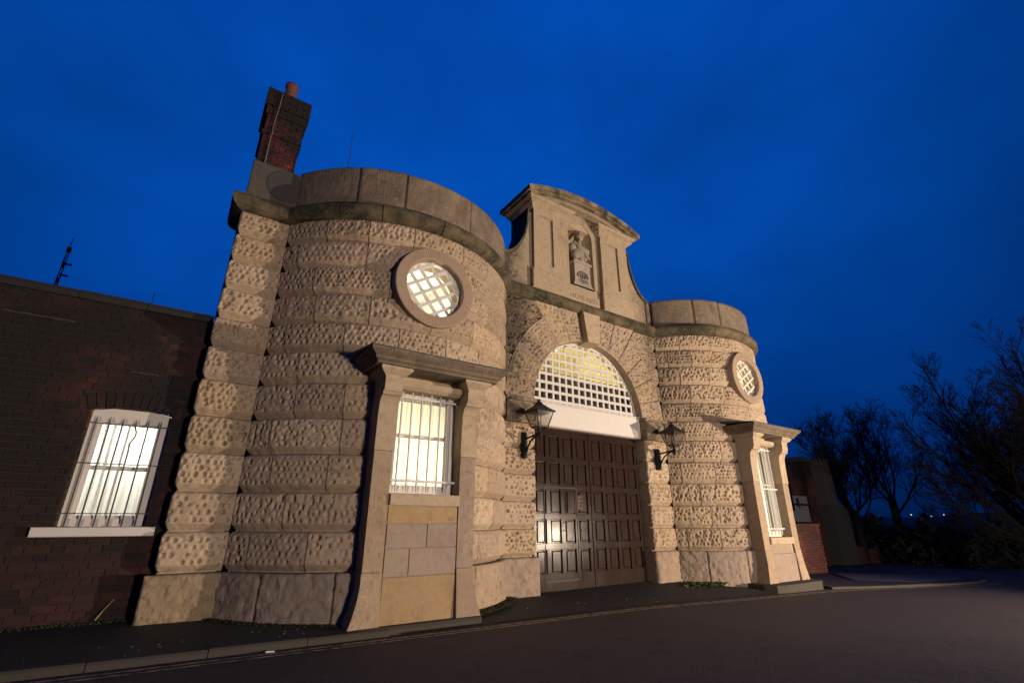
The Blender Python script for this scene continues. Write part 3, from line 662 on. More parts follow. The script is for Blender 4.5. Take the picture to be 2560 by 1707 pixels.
# ---------------- attic with niche
mb_att = MB().box(-1.60, 1.60, .55, 1.0, 6.42, 8.95).build('attic_core', 'smooth_sandstone', G)
for sg in (-1, 1):
    f = lambda a, b_: (min(sg*a, sg*b_), max(sg*a, sg*b_))
    MB().bbox(*f(.58, 1.68), -.03, .9, 6.43, 6.94, .02).build('attic_plinth', 'smooth_sandstone', G, soot=.08)
    mb = MB(); x0, x1 = f(.62, 1.62); p0, p1 = f(.82, 1.40) if sg > 0 else (-1.44, -1.02); p0, p1 = (f(.84, 1.27) if sg > 0 else (-1.44, -1.02))
    mb.box(x0, p0, 0, .9, 6.94, 8.67); mb.box(p1, x1, 0, .9, 6.94, 8.67); mb.box(p0, p1, .0, .9, 6.94, 7.13); mb.box(p0, p1, .0, .9, 8.47, 8.67); mb.box(p0, p1, .055, .9, 7.13, 8.47)
    pil = mb.build('attic_pilaster', 'smooth_sandstone', G)
    pr = [(-.02, 8.62), (.02, 8.64), (.05, 8.67), (.10, 8.72), (.12, 8.73), (.12, 8.78), (.17, 8.80), (.20, 8.84), (.20, 8.87), (-.05, 8.88)]
    xa, xb = f(.60, 1.64)
    MB().sweep([(xa, .9, -1, 0), (xa, 0, -1, -1), (xb, 0, 1, -1), (xb, .9, 1, 0)], pr).build('pilaster_cornice', 'smooth_sandstone', pil)
    # concave side scroll
    poly = [(sg*1.60, 6.43), (sg*2.42, 6.43), (sg*2.42, 7.12)]
    for q in range(13):
        a = math.pi/2*q/12; poly.append((sg*(2.42-.72*math.sin(a)), 7.12+1.42*(1-math.cos(a))))
    poly.append((sg*1.60, 8.54)); poly = poly if sg > 0 else poly[::-1]
    MB().prism_y(poly, .10, .62).build('side_scroll', 'smooth_sandstone', G, soot=.3)
    cop = []
    for q in range(13):
        a = math.pi/2*q/12; cop.append((sg*(2.44-.72*math.sin(a)), 7.12+1.42*(1-math.cos(a))))
    cop2 = [(x+sg*.05*math.cos(math.pi/2*i/12)*.3+sg*.03, z+.05) for i, (x, z) in enumerate(cop)]
    poly = cop+cop2[::-1]; MB().prism_y(poly if sg < 0 else poly[::-1], .05, .66).build('scroll_coping', 'mossy_sandstone', G)
# centre panel with arched opening
mb = MB(); hw, zs, zb = .42, 8.42, 6.93; YP = .12
arcz = lambda x: 8.78+.36*(1-(x/1.92)**2)
mb.box(-.64, -hw, YP, .56, 6.43, 8.85); mb.box(hw, .64, YP, .56, 6.43, 8.85); mb.box(-hw, hw, YP, .56, 6.43, zb)
nn = 16
for i in range(nn):
    a, a2 = math.pi*i/nn, math.pi*(i+1)/nn
    xa, za, xb, zb2 = hw*math.cos(a), zs+hw*math.sin(a), hw*math.cos(a2), zs+hw*math.sin(a2)
    mb.hexa([(xb, YP, zb2), (xa, YP, za), (xa, .3, za), (xb, .3, zb2), (xb, YP, 9.06), (xa, YP, 9.06), (xa, .3, 9.06), (xb, .3, 9.06)])
mb.build('niche_panel', 'smooth_sandstone', G)
mb = MB(); vs = []; fs = []; na, nz_ = 16, 12
prof = [(1, z) for z in np.linspace(6.93, zs, 8)]+[(math.cos(p), zs+hw*math.sin(p)) for p in np.linspace(0, math.pi/2, 8)[1:]]
for r_, z in prof:
    for k in range(na+1):
        a = math.pi*k/na; vs.append((hw*r_*math.cos(a)*1.0, YP+.36*r_*math.sin(a)+.002, z))
for i in range(len(prof)-1):
    for k in range(na): fs.append((i*(na+1)+k, i*(na+1)+k+1, (i+1)*(na+1)+k+1, (i+1)*(na+1)+k))
mb.add(vs, fs, True).build('niche', 'lit_niche_sandstone', G)
# segmental pediment: stepped arched slab
def arc_slab(x0, x1, zt, th, y0, y1, name, material, soot=0., n=18):
    up_ = [(x, zt(x)) for x in np.linspace(x0, x1, n)]; lo = [(x, zt(x)-th) for x in np.linspace(x0, x1, n)]
    return MB().prism_y(lo+up_[::-1], y0, y1).build(name, material, G, soot=soot)
z1 = lambda x: 9.01+.355*(1-(x/1.93)**2)
for a, b_ in ((-1.93, -.71), (-.70, .62), (.63, 1.93)): arc_slab(a, b_, z1, .13, -.28, 1.05, 'pediment_stone', 'weathered_sandstone', n=9)
arc_slab(-1.86, 1.86, lambda x: z1(x)-.132, .07, -.22, 1.0, 'pediment_moulding', 'weathered_sandstone')
arc_slab(-1.78, 1.78, lambda x: z1(x)-.204, .10, -.12, .95, 'pediment_bed', 'smooth_sandstone', .35)
MB().prism_y([(-1.66, 8.66), (1.66, 8.66)]+[(x, z1(x)-.28) for x in np.linspace(1.66, -1.66, 14)], .14, .9).build('tympanum', 'smooth_sandstone', G)
# inscription tablet
tab = MB().bbox(-.53, .53, .085, .2, 6.49, 6.745, .008).build('tablet', 'smooth_sandstone', G)
def letters(txt, x0, z0, h, y):
    mb = MB(); x = x0; th, tn, sr = h*.17, h*.08, h*.07
    def bar(p, q, w):
        d = Vector((q[0]-p[0], 0, q[1]-p[1])).normalized(); n = Vector((-d.z, 0, d.x))*w/2
        poly = [(p[0]-n.x, p[1]-n.z), (q[0]-n.x, q[1]-n.z), (q[0]+n.x, q[1]+n.z), (p[0]+n.x, p[1]+n.z)]; mb.prism_y(poly, y-.012, y+.01)
    def serif(px, pz): mb.box(px-h*.15, px+h*.15, y-.013, y+.01, pz-sr/2, pz+sr/2)
    def arc(cx, cz, rx, rz, a0, a1):
        P = [(cx+rx*math.cos(a0+(a1-a0)*i/16), cz+rz*math.sin(a0+(a1-a0)*i/16)) for i in range(17)]
        for i in range(16):
            w = tn+(th-tn)*abs(math.cos(a0+(a1-a0)*(i+.5)/16)); bar(P[i], P[i+1], w)
    for ch_ in txt:
        if ch_ == 'H':
            w = h*.78
            for px in (x, x+w): bar((px, z0), (px, z0+h), th); serif(px, z0); serif(px, z0+h)
            bar((x, z0+h*.5), (x+w, z0+h*.5), tn)
        elif ch_ == 'O': w = h*.92; arc(x+w/2, z0+h/2, w/2, h/2, 0, 2*math.pi)
        elif ch_ == 'W':
            w = h*1.15; q = [x, x+w*.28, x+w*.5, x+w*.75, x+w]
            bar((q[0], z0+h), (q[1], z0), th); bar((q[1], z0), (q[2], z0+h), tn); bar((q[2], z0+h), (q[3], z0), th); bar((q[3], z0), (q[4], z0+h), tn)
            for px in (q[0], q[2], q[4]): serif(px, z0+h)
        elif ch_ == 'A':
            w = h*.9; bar((x, z0), (x+w/2, z0+h), tn); bar((x+w/2, z0+h), (x+w, z0), th); bar((x+w*.22, z0+h*.36), (x+w*.78, z0+h*.36), tn); serif(x, z0); serif(x+w, z0)
        elif ch_ == 'R':
            w = h*.72; bar((x, z0), (x, z0+h), th); serif(x, z0); serif(x, z0+h); arc(x+w*.35, z0+h*.74, w*.5, h*.25, -math.pi/2, math.pi/2); bar((x, z0+h), (x+w*.35, z0+h), tn); bar((x, z0+h*.49), (x+w*.35, z0+h*.49), tn); bar((x+w*.4, z0+h*.49), (x+w, z0), th); serif(x+w, z0)
        elif ch_ == 'D':
            w = h*.8; bar((x, z0), (x, z0+h), th); serif(x, z0); serif(x, z0+h); arc(x+w*.3, z0+h/2, w*.65, h/2, -math.pi/2, math.pi/2); bar((x, z0+h), (x+w*.3, z0+h), tn); bar((x, z0), (x+w*.3, z0), tn)
        x += w+h*.36
    return mb, x
mb, xe = letters('HOWARD', 0, 0, .125, 0); sh = -(xe-.045)/2
mb, xe = letters('HOWARD', sh, 6.555, .125, .087); mb.build('lettering', 'carved_shadow' if 'carved_shadow' in MAT else 'fluted_sandstone', tab)

# ---------------- window surrounds (aedicules)
def aedicule(xc, sill_z, base, panels, wname, cloth_mat, midbar):
    sur = MB().box(xc-.52, xc+.52, -1.12, -1.02, 3.26, 3.5).build('window_surround', 'smooth_sandstone', G)
    mb = MB()                                                     # lintel with rounded lower edge
    mb.prism_x([(-1.06, 3.20), (-1.25, 3.215), (-1.30, 3.26), (-1.31, 3.34), (-1.06, 3.40)], xc-.53, xc+.53); mb.build('lintel', 'smooth_sandstone', sur, soot=.1)
    for sg in (-1, 1):
        f = lambda a, b_: (min(sg*a, sg*b_)+xc, max(sg*a, sg*b_)+xc)
        # upper stones: capital block, curved console, straight shaft
        x0, x1 = f(.53, .79)
        pr = [(-1.0, 3.36), (-1.48, 3.36), (-1.475, 3.16), (-1.465, 3.11)]; MB().prism_x(pr+[(-1.0, 3.11)], x0, x1).build('capital_neck', 'smooth_sandstone', sur)
        con = [(-1.0, 3.108), (-1.455, 3.108)]
        for q in range(9): a = math.pi/2*q/8; con.append((-1.45+.115*math.sin(a), 3.06-.22*(1-math.cos(a))))
        con += [(-1.325, 2.70), (-1.32, 2.312), (-1.0, 2.312)]
        MB().prism_x(con, x0-.008, x1+.008).build('console', 'smooth_sandstone', sur)
        MB().prism_x([(-1.0, 2.308), (-1.305, 2.308), (-1.30, 1.55), (-1.30, .80), (-1.0, .80)], x0, x1).build('shaft', 'plinth_sandstone', sur)
        # foot flaring outward
        mb = MB(); vs = []; fs = []; zz = list(np.linspace(.796, base, 12))
        for z in zz:
            tt = np.clip((.72-z)/(.72-base-.05), 0, 1); o_ = .13*(1-math.cos(tt*math.pi/2)) ; yo = -1.31-.04*tt
            a, b_ = xc+sg*.53, xc+sg*(.80+o_); yb = -.98
            vs += [(a, yo, z), (b_, yo, z), (b_, yb, z), (a, yb, z)]
        for i in range(11):
            for k in range(4): fs.append((i*4+k, i*4+(k+1) % 4, i*4+4+(k+1) % 4, i*4+4+k))
        fs += [(0, 1, 2, 3)]
        ft = mb.add(vs, fs).build('foot', 'fluted_sandstone' if (xc < 0 and sg > 0) else 'plinth_sandstone', sur)
        if xc < 0 and sg > 0:                                     # horizontal tooling on the near foot
            for i in range(22):
                z = base+.10+i*(.78-base-.12)/22; tt = np.clip((.72-z)/(.72-base-.05), 0, 1); o_ = .13*(1-math.cos(tt*math.pi/2)); yo = -1.31-.04*tt
                MB().bbox(xc+.535, xc+.795+o_, yo-.008, yo+.01, z, z+.014, .004).build('tooling_rib', 'fluted_sandstone', ft)
        # cap under the cornice
        cp = [(0, 3.30), (.02, 3.33), (.06, 3.36), (.10, 3.40), (.10, 3.44), (-.02, 3.445)]
        MB().sweep([(x0, -1.0, -1, 0), (x0, -1.47, -1, -1), (x1, -1.47, 1, -1), (x1, -1.0, 1, 0)], cp).build('cap', 'smooth_sandstone', sur)
    # cornice
    cor = [(-.30, 3.441), (.12, 3.441), (.12, 3.475), (.16, 3.50), (.165, 3.53), (.22, 3.57), (.25, 3.60), (.25, 3.635), (-.30, 3.70)]
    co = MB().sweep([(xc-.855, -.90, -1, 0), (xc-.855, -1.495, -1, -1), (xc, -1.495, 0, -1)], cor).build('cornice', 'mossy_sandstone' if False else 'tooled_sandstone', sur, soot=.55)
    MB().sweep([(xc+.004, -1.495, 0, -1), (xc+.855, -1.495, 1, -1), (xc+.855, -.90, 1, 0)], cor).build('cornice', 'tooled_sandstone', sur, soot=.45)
    MB().box(xc-.85, xc+.85, -1.45, -.95, 3.445, 3.50).build('soffit', 'smooth_sandstone', sur)
    # lead flashing sloping up to the bow
    MB().hexa([(xc-1.11, -1.75, 3.637), (xc+1.11, -1.75, 3.637), (xc+1.11, -.72, 3.72), (xc-1.11, -.72, 3.72), (xc-1.11, -1.75, 3.65), (xc+1.11, -1.75, 3.65), (xc+1.11, -.72, 3.80), (xc-1.11, -.72, 3.80)]).build('flashing', 'lead', sur)
    # sill and blocking stones
    MB().bbox(xc-.522, xc+.522, -1.34, -.98, sill_z-.15, sill_z, .008).build('sill', 'smooth_sandstone', sur)
    for x0, x1, z0, z1_, ma in panels: MB().bbox(xc+x0+.003, xc+x1-.003, -1.295+random.uniform(-.004, .004), -.98, z0+.003, z1_-.003, .006).build('panel_stone', ma, sur)
    MB().box(xc-.518, xc+.518, -1.26, -.97, base, sill_z-.15).build('panel_bed', 'pale_mortar', sur)
    # window frame, sashes, bars, blinds
    z0, z1_ = sill_z, 3.27
    fr = MB(); fr.box(xc-.52, xc-.45, -1.07, -.95, z0, z1_); fr.box(xc+.45, xc+.52, -1.07, -.95, z0, z1_); fr.box(xc-.45, xc+.45, -1.07, -.95, z1_-.16, z1_); fr.box(xc-.45, xc+.45, -1.07, -.95, z0, z0+.13)
    wo = fr.build(wname, 'white_paint', G)
    sb = MB(); zm = z0+(z1_-z0)*.55
    sb.box(xc-.45, xc-.40, -1.03, -.97, z0+.13, z1_-.16); sb.box(xc+.40, xc+.45, -1.03, -.97, z0+.13, z1_-.16); sb.box(xc-.40, xc+.40, -1.035, -.965, zm-.022, zm+.022)
    sb.build('sash', 'white_paint', wo); MB().box(xc-.40, xc+.40, -1.0, -.995, z0+.13, z1_-.16).build('pane', 'glass', wo)
    for i in range(6):
        x = xc-.395+i*.155
        MB().tube([(x, -1.15, z0+.03), (x, -1.15, z0+.09), (x, -1.15, z1_-.08), (x, -1.15, z1_-.01)], [.003, .014, .014, .003], 6).build('bar', 'grille_paint', wo)
    for z in [z0+.185, z1_-.14]+([z0+(z1_-z0)*.50] if midbar else []): MB().bbox(xc-.52, xc+.53, -1.165, -1.135, z-.016, z+.016, .004).build('crossbar', 'grille_paint', wo)
    nS = 9
    for i in range(nS):
        x = xc-.40+(i+.5)*.8/nS; w = .055; mb = MB(); vs = []
        for k in range(7):
            q = (k-3)/3; xx = x+q*w; yy = -.90+.030*(1-q*q)+.022*q
            vs += [(xx, yy, z0+.10), (xx, yy, z1_-.12)]
        mb.add(vs, [(2*k, 2*k+2, 2*k+3, 2*k+1) for k in range(6)], True).build('blind_slat', cloth_mat, wo)
    rm = MB(); X0, X1, Y0, Y1 = xc-.85, xc+.85, -.80, 1.8
    rm.add([(X0, Y0, .5), (X1, Y0, .5), (X1, Y1, .5), (X0, Y1, .5), (X0, Y0, 3.5), (X1, Y0, 3.5), (X1, Y1, 3.5), (X0, Y1, 3.5)], [(0, 1, 2, 3), (4, 5, 6, 7), (3, 2, 6, 7), (0, 3, 7, 4), (1, 2, 6, 5)])
    # front wall of the room with the window opening left free
    for a in ((X0, xc-.5, .5, 3.5), (xc+.5, X1, .5, 3.5), (xc-.5, xc+.5, .5, z0), (xc-.5, xc+.5, z1_, 3.5)): rm.box(a[0], a[1], Y0-.01, Y0, a[2], a[3])
    ro = rm.build('room', 'room_wall', G)
    l_ = point('room_lamp', (0, 0, 0), 58 if xc < 0 else 85, (1, .92, .76) if xc < 0 else (1, .97, .86), .15); l_.parent = ro; l_.location = (xc+.1, -.15, (2.2 if xc < 0 else 1.9)-.1)
    return wo
S_, O_, P_ = 'grey_sandstone', 'ochre_sandstone', 'plinth_sandstone'
aedicule(-XD, 1.755, .10, [(-.52, .52, 1.38, 1.60, O_), (-.52, .06, 1.075, 1.38, S_), (.06, .52, 1.075, 1.38, S_), (-.52, -.18, .735, 1.075, S_), (-.18, .52, .735, 1.075, S_), (-.52, .52, .12, .735, O_)], 'barred_window', 'blind_cloth', False)
aedicule(XD, 1.07, -.05, [(-.52, .40, .72, .92, S_), (-.52, .52, .0, .72, S_)], 'barred_window', 'pale_blind_cloth', True)
# mossy foot course in front of the left surround and the step of the right one
MB().bbox(-5.42, -3.72, -1.44, -.9, .02, .20, .03).build('base_course', 'kerb_stone', G)
mb = MB(); mb.prism_z([(3.5, -.9), (3.45, -1.35), (3.55, -1.58), (3.9, -1.66), (5.35, -1.66), (5.62, -1.55), (5.66, -.9)], -.15, .13); mb.build('base_course', 'kerb_stone', G)

# ---------------- round windows
def oculus(xc, nr):
    yf = -1.215
    ring = MB().ring_y([(.705, -.95), (.705, yf+.012), (.695, yf), (.525, yf), (.51, yf+.012), (.51, -.78)], (xc, OC), 64).build('round_window', 'fluted_sandstone', G)
    for i in range(nr):                                           # radial fluting
        a = 2*math.pi*(i+.5)/nr; w = math.pi/nr*.52
        vs = [(xc+r_*math.cos(a+s*w), yy, OC+r_*math.sin(a+s*w)) for r_, yy in ((.535, yf-.001), (.69, yf-.001)) for s in (-1, 1)]+[(xc+r_*math.cos(a+s*w*.5), yf-.005, OC+r_*math.sin(a+s*w*.5)) for r_ in (.54, .685) for s in (-1, 1)]
        MB().add(vs, [(4, 5, 7, 6), (0, 1, 5, 4), (2, 6, 7, 3), (0, 4, 6, 2), (1, 3, 7, 5)]).build('flute_rib', 'fluted_sandstone', ring)
    yg = -1.05
    MB().ring_y([(.51, yg-.03), (.485, yg-.03), (.485, yg+.03), (.51, yg+.03)], (xc, OC), 48).build('frame', 'grille_paint', ring)
    for ang, y_, sp in ((R_(33), yg-.035, .20), (R_(-52), yg-.012, .20)):
        d = Vector((math.cos(ang), 0, math.sin(ang))); n = Vector((-d.z, 0, d.x))
        for i in range(-2, 3):
            o_ = (i+.12)*sp; hl = math.sqrt(max(0, .50**2-o_*o_))
            if hl < .05: continue
            c0 = Vector((xc, 0, OC))+n*o_; w = .027
            pts = [c0-d*hl-n*w, c0+d*hl-n*w, c0+d*hl+n*w, c0-d*hl+n*w]
            MB().prism_y([(p.x, p.z) for p in pts], y_-.012, y_+.012).build('lattice_bar', 'grille_paint', ring)
    MB().ring_y([(.0, yg+.03), (.50, yg+.03)], (xc, OC), 40).build('pane', 'glass', ring)
    rm = MB(); X0, X1, Y0, Y1 = xc-.8, xc+.8, -.76, 1.6; Z0, Z1 = 4.0, 6.0
    rm.add([(X0, Y0, Z0), (X1, Y0, Z0), (X1, Y1, Z0), (X0, Y1, Z0), (X0, Y0, Z1), (X1, Y0, Z1), (X1, Y1, Z1), (X0, Y1, Z1)], [(0, 1, 2, 3), (4, 5, 6, 7), (3, 2, 6, 7), (0, 3, 7, 4), (1, 2, 6, 5)])
    for a in ((X0, xc-.5, Z0, Z1), (xc+.5, X1, Z0, Z1), (xc-.5, xc+.5, Z0, OC-.5), (xc-.5, xc+.5, OC+.5, Z1)): rm.box(a[0], a[1], Y0-.01, Y0, a[2], a[3])
    ro = rm.build('room', 'room_wall', G)
    l_ = point('room_lamp', (0, 0, 0), 85, (1, .93, .74) if xc < 0 else (1, .86, .48), .1); l_.parent = ro; l_.location = (xc+.5, .3, 4.75-.1)
oculus(-XD, 100); oculus(XD, 100)

# aerial rising from behind the left parapet
MB().tube([(-5.94, .5, 6.5), (-5.935, .5, 7.6), (-5.927, .5, 8.99)], [.012, .010, .006], 5).build('aerial', 'steel_mast', None, label='thin aerial rod standing behind the parapet of the near bow', category='aerial')

# ------------------------------------------------------------------ bust in the niche
B = thing('bust', 'pale weathered stone bust of a draped figure on its pedestal in the niche', 'statue', (0, .2, 6.935))
def ell(bm, c, r_, rot=(0, 0, 0), seg=20):
    mt = Matrix.Translation(c) @ Matrix.Rotation(rot[2], 4, 'Z') @ Matrix.Rotation(rot[1], 4, 'Y') @ Matrix.Rotation(rot[0], 4, 'X') @ Matrix.Diagonal((*r_, 1))
    bmesh.ops.create_uvsphere(bm, u_segments=seg, v_segments=seg//2+2, radius=1, matrix=mt)
bm = bmesh.new(); hz = 1.50     # local to the pedestal base
tn = -.55
def hp(x, y, z):                # point in the turned head frame
    c_, s_ = math.cos(tn), math.sin(tn); return (x*c_-y*s_, x*s_+y*c_, hz+z)
ell(bm, hp(0, 0, .02), (.108, .128, .15), (0, 0, tn)); ell(bm, hp(0, -.045, -.055), (.085, .085, .10), (0, 0, tn))
ell(bm, hp(0, -.132, -.005), (.020, .032, .045), (0, 0, tn)); ell(bm, hp(0, -.118, .045), (.075, .030, .022), (0, 0, tn))
ell(bm, hp(0, -.112, -.075), (.036, .022, .014), (0, 0, tn)); ell(bm, hp(0, -.10, -.125), (.040, .036, .030), (0, 0, tn))
for s in (-1, 1):
    ell(bm, hp(s*.048, -.105, -.03), (.034, .03, .034), (0, 0, tn)); ell(bm, hp(s*.112, .01, -.01), (.018, .032, .05), (0, 0, tn)); ell(bm, hp(s*.085, .03, .03), (.045, .09, .11), (0, 0, tn))
ell(bm, hp(0, .03, .075), (.115, .13, .105), (0, 0, tn)); ell(bm, (0, .02, hz-.19), (.068, .075, .14))
ell(bm, (0, .03, hz-.36), (.27, .14, .13)); ell(bm, (0, .0, hz-.47), (.22, .145, .18))
for s in (-1, 1): ell(bm, (s*.235, .03, hz-.38), (.105, .115, .14), (0, s*.4, 0)); ell(bm, (s*.16, .0, hz-.56), (.11, .12, .14), (0, s*.5, 0))
for i in range(7):              # cloak folds sweeping over the shoulder
    tt = i/6; ell(bm, (-.20+.36*tt, -.098-.035*math.sin(tt*3), hz-.34-.26*tt+.02*math.cos(i*2)), (.030, .045, .13), (0, R_(-50+8*math.sin(i)), 0), 12)
for i in range(3): ell(bm, (.08+.06*i, -.075+.02*i, hz-.36-.03*i), (.024, .04, .09), (0, R_(30), 0), 12)
ell(bm, (0, .01, hz-.70), (.10, .10, .13)); ell(bm, (0, .01, hz-.76), (.15, .13, .035))
me = bpy.data.meshes.new('figure'); bm.to_mesh(me); bm.free()
fo = bpy.data.objects.new('figure', me); C.objects.link(fo); fo.parent = B; me.materials.append(MAT['marble']); fo['soot'] = .55
fo.location = (.01, -.02, .02)
md = fo.modifiers.new('remesh', 'REMESH'); md.mode = 'VOXEL'; md.voxel_size = .011; md.use_smooth_shade = True
md = fo.modifiers.new('smooth', 'SMOOTH'); md.iterations = 2
ORG[B.name] = (0, .2, 6.935)
pd = MB(); pd.box(-.265, .265, .10, .38, 7.03, 7.60); pd.bbox(-.31, .31, .05, .42, 7.60, 7.655, .015); pd.bbox(-.25, .25, .10, .40, 7.655, 7.72, .02)
vs = []; zz = np.linspace(6.937, 7.16, 9)
for z in zz: q = (7.16-z)/.223; o_ = .085*q*q; vs += [(-.265-o_, .10-o_*.4, z), (.265+o_, .10-o_*.4, z), (.265+o_, .38, z), (-.265-o_, .38, z)]
pd.add(vs, [(i*4+k, i*4+(k+1) % 4, i*4+4+(k+1) % 4, i*4+4+k) for i in range(8) for k in range(4)]); pd.build('pedestal', 'marble', B)
em = MB()                        # carved wreath and fetters on the pedestal
for i in range(11):
    a = math.pi*(.08+.84*i/10); cx, cz = .17*math.cos(a), 7.17+.17*math.sin(a); em.tube([(cx*.82, .092, cz-.02), (cx*1.05, .082, cz+.02), (cx*1.2, .09, cz+.055)], [.008, .022, .004], 6)
for i in range(9): em.tube([(-.15+.0375*i, .096, 7.11), (-.14+.0375*i, .080, 7.13+.012*(i % 2)), (-.125+.0375*i, .096, 7.11)], .011, 6)
for i in range(7): em.tube([(-.12+.04*i, .096, 7.06), (-.11+.04*i, .085, 7.085), (-.10+.04*i, .096, 7.06)], .009, 6)
for x in (-.06, .0, .06): em.tube([(x, .098, 7.17), (x*1.2, .078, 7.24), (x*1.5, .094, 7.31)], [.018, .026, .006], 6)
em.build('carved_emblem', 'marble', B)['soot'] = .7

# ------------------------------------------------------------------ wall lanterns
def lantern(x, label):
    T = thing('wall_lantern', label, 'lantern', (x, -.02, 2.57), 'lanterns beside the gate'); xx, yl = x, -.55
    MB().bbox(x-.05, x+.05, -.10, .02, 2.57, 3.06, .015).build('back_plate', 'black_iron', T)
    MB().box(x-.022, x+.022, -.125, -.09, 2.60, 3.03).build('back_rib', 'black_iron', T)
    MB().tube([(x, -.10, 2.93), (x, yl, 2.985)], .019, 8).build('arm', 'black_iron', T)
    MB().tube([(x, -.11, 2.66), (x, -.16, 2.76), (x, -.25, 2.86), (x, -.36, 2.92), (x, -.48, 2.955)], .017, 8).build('brace', 'black_iron', T)
    MB().lathe([(0, -.13), (.012, -.12), (.02, -.08), (.045, -.06), (.05, -.02), (.035, 0), (.03, .05), (.05, .09), (.03, .1), (0, .1)], (xx, yl, 2.985), 14).build('stem', 'black_iron', T)
    zb, zt, hb, ht = 3.09, 3.385, .115, .195
    fr = MB()
    for sx in (-1, 1):
        for sy in (-1, 1):
            fr.tube([(xx+sx*hb, yl+sy*hb, zb), (xx+sx*ht, yl+sy*ht, zt)], .011, 5)
            fr.tube([(xx+sx*.03, yl+sy*.03, 3.03), (xx+sx*hb*.9, yl+sy*hb*.9, zb)], .008, 5)
    for z, h_ in ((zb, hb), (zt, ht)):
        c_ = [(xx-h_, yl-h_, z), (xx+h_, yl-h_, z), (xx+h_, yl+h_, z), (xx-h_, yl+h_, z)]
        for i in range(4): fr.tube([c_[i], c_[(i+1) % 4]], .011, 5)
    fr.build('frame', 'black_iron', T)
    for i in range(4):
        s = [(-1, -1), (1, -1), (1, 1), (-1, 1)]; a, b_ = s[i], s[(i+1) % 4]
        MB().add([(xx+a[0]*hb, yl+a[1]*hb, zb), (xx+b_[0]*hb, yl+b_[1]*hb, zb), (xx+b_[0]*ht, yl+b_[1]*ht, zt), (xx+a[0]*ht, yl+a[1]*ht, zt)], [(0, 1, 2, 3)]).build('pane', 'lantern_glass', T)
    rf = MB(); vs = []
    for h_, z in ((.225, 3.375), (.225, 3.395), (.13, 3.47), (.05, 3.545), (.045, 3.56)): vs += [(xx-h_, yl-h_, z), (xx+h_, yl-h_, z), (xx+h_, yl+h_, z), (xx-h_, yl+h_, z)]
    rf.add(vs, [(i*4+k, i*4+(k+1) % 4, i*4+4+(k+1) % 4, i*4+4+k) for i in range(4) for k in range(4)]+[(16, 17, 18, 19), (0, 1, 2, 3)]); ro = rf.build('roof', 'black_iron', T)
    MB().lathe([(.06, .0), (.065, .012), (.03, .02), (.028, .04), (.045, .05), (.02, .07), (0, .085)], (xx, yl, 3.56), 12).build('finial', 'black_iron', ro)
    MB().tube([(xx, yl, 3.09), (xx, yl, 3.2)], .018, 8).build('bulb_holder', 'pale_mortar', T); MB().lathe([(0, 0), (.03, .02), (.035, .06), (.02, .12), (0, .13)], (xx, yl, 3.2), 12).build('bulb', 'glass', T)
lantern(-1.99, 'black iron wall lantern on the gate jamb nearer the large bow and its barred window')
lantern(1.99, 'black iron wall lantern on the gate jamb farther from the chimney')

# ------------------------------------------------------------------ brick building on the left
YW = .30
BW = thing('brick_building', 'dark brick range adjoining the stone gatehouse, with one lit barred window', 'building', (-8.8, YW, .25))
wx0, wx1, wz0, wzs, wzc = -8.615, -7.75, 1.34, 2.745, 2.815
mb = MB(); ym = YW+.012
for a in ((-14, wx0, .1, 4.2), (wx1, -7.5, .1, 4.2), (wx0, wx1, .1, wz0), (wx0, wx1, 2.85, 4.2)): mb.box(a[0], a[1], ym, ym+.30, a[2], a[3])
mb.build('wall_core', 'mortar', BW)
course = .0885; bl = .232; allb = []
zz = .16; row = 0
while zz < 4.17:
    x = -12.6+(.06 if row % 2 else 0)-rs.uniform(0, .05); k = row
    while x < -7.56:
        l = bl if (k % 2 == 0 or row % 4 == 0) else bl/2; k += 1
        x1 = min(x+l, -7.53); segs = [(x, x1)]
        if zz+course > wz0-.02 and zz < 2.94 :
            segs = []
            lo_, hi_ = (wx0, wx1) if zz+course < 2.76 else (wx0-.10, wx1+.10)
            if x < lo_: segs.append((x, min(x1, lo_)))
            if x1 > hi_: segs.append((max(x, hi_), x1))
        for a, b_ in segs:
            if b_-a > .03: allb.append((a, b_, zz, rs.rand()))
        x = x1+.0001
    zz += course; row += 1
Cc = np.array([-7.55, -7.73, 1.4]); vis = [q for q in allb if q[1] > -9.95]
vis.sort(key=lambda q: np.linalg.norm(np.array([(q[0]+q[1])/2, YW, q[2]])-Cc)+(2.0 if q[0] > -7.95 and q[2] > 3 else 0)-(.3 if q[2] < 2.5 else 0))
near = set(id(q) for q in vis[:285])
mass = MB(); rv = []
for q in allb:
    a, b_, z, rr = q; l = b_-a-.010; h_ = course-.011; yo = rs.uniform(-.004, .004)
    if id(q) in near:
        lq = round(l*50)/50 if abs(l-bl) > .02 and abs(l-bl/2) > .02 else l
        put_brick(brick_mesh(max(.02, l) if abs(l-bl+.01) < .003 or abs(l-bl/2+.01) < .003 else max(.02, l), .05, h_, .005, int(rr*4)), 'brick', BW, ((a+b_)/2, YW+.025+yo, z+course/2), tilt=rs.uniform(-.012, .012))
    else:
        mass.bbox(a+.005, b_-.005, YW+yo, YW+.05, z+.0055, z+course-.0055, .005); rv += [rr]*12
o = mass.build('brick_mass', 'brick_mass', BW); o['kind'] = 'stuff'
at = o.data.attributes.new('rnd', 'FLOAT', 'POINT'); at.data.foreach_set('value', np.array(rv, np.float32))
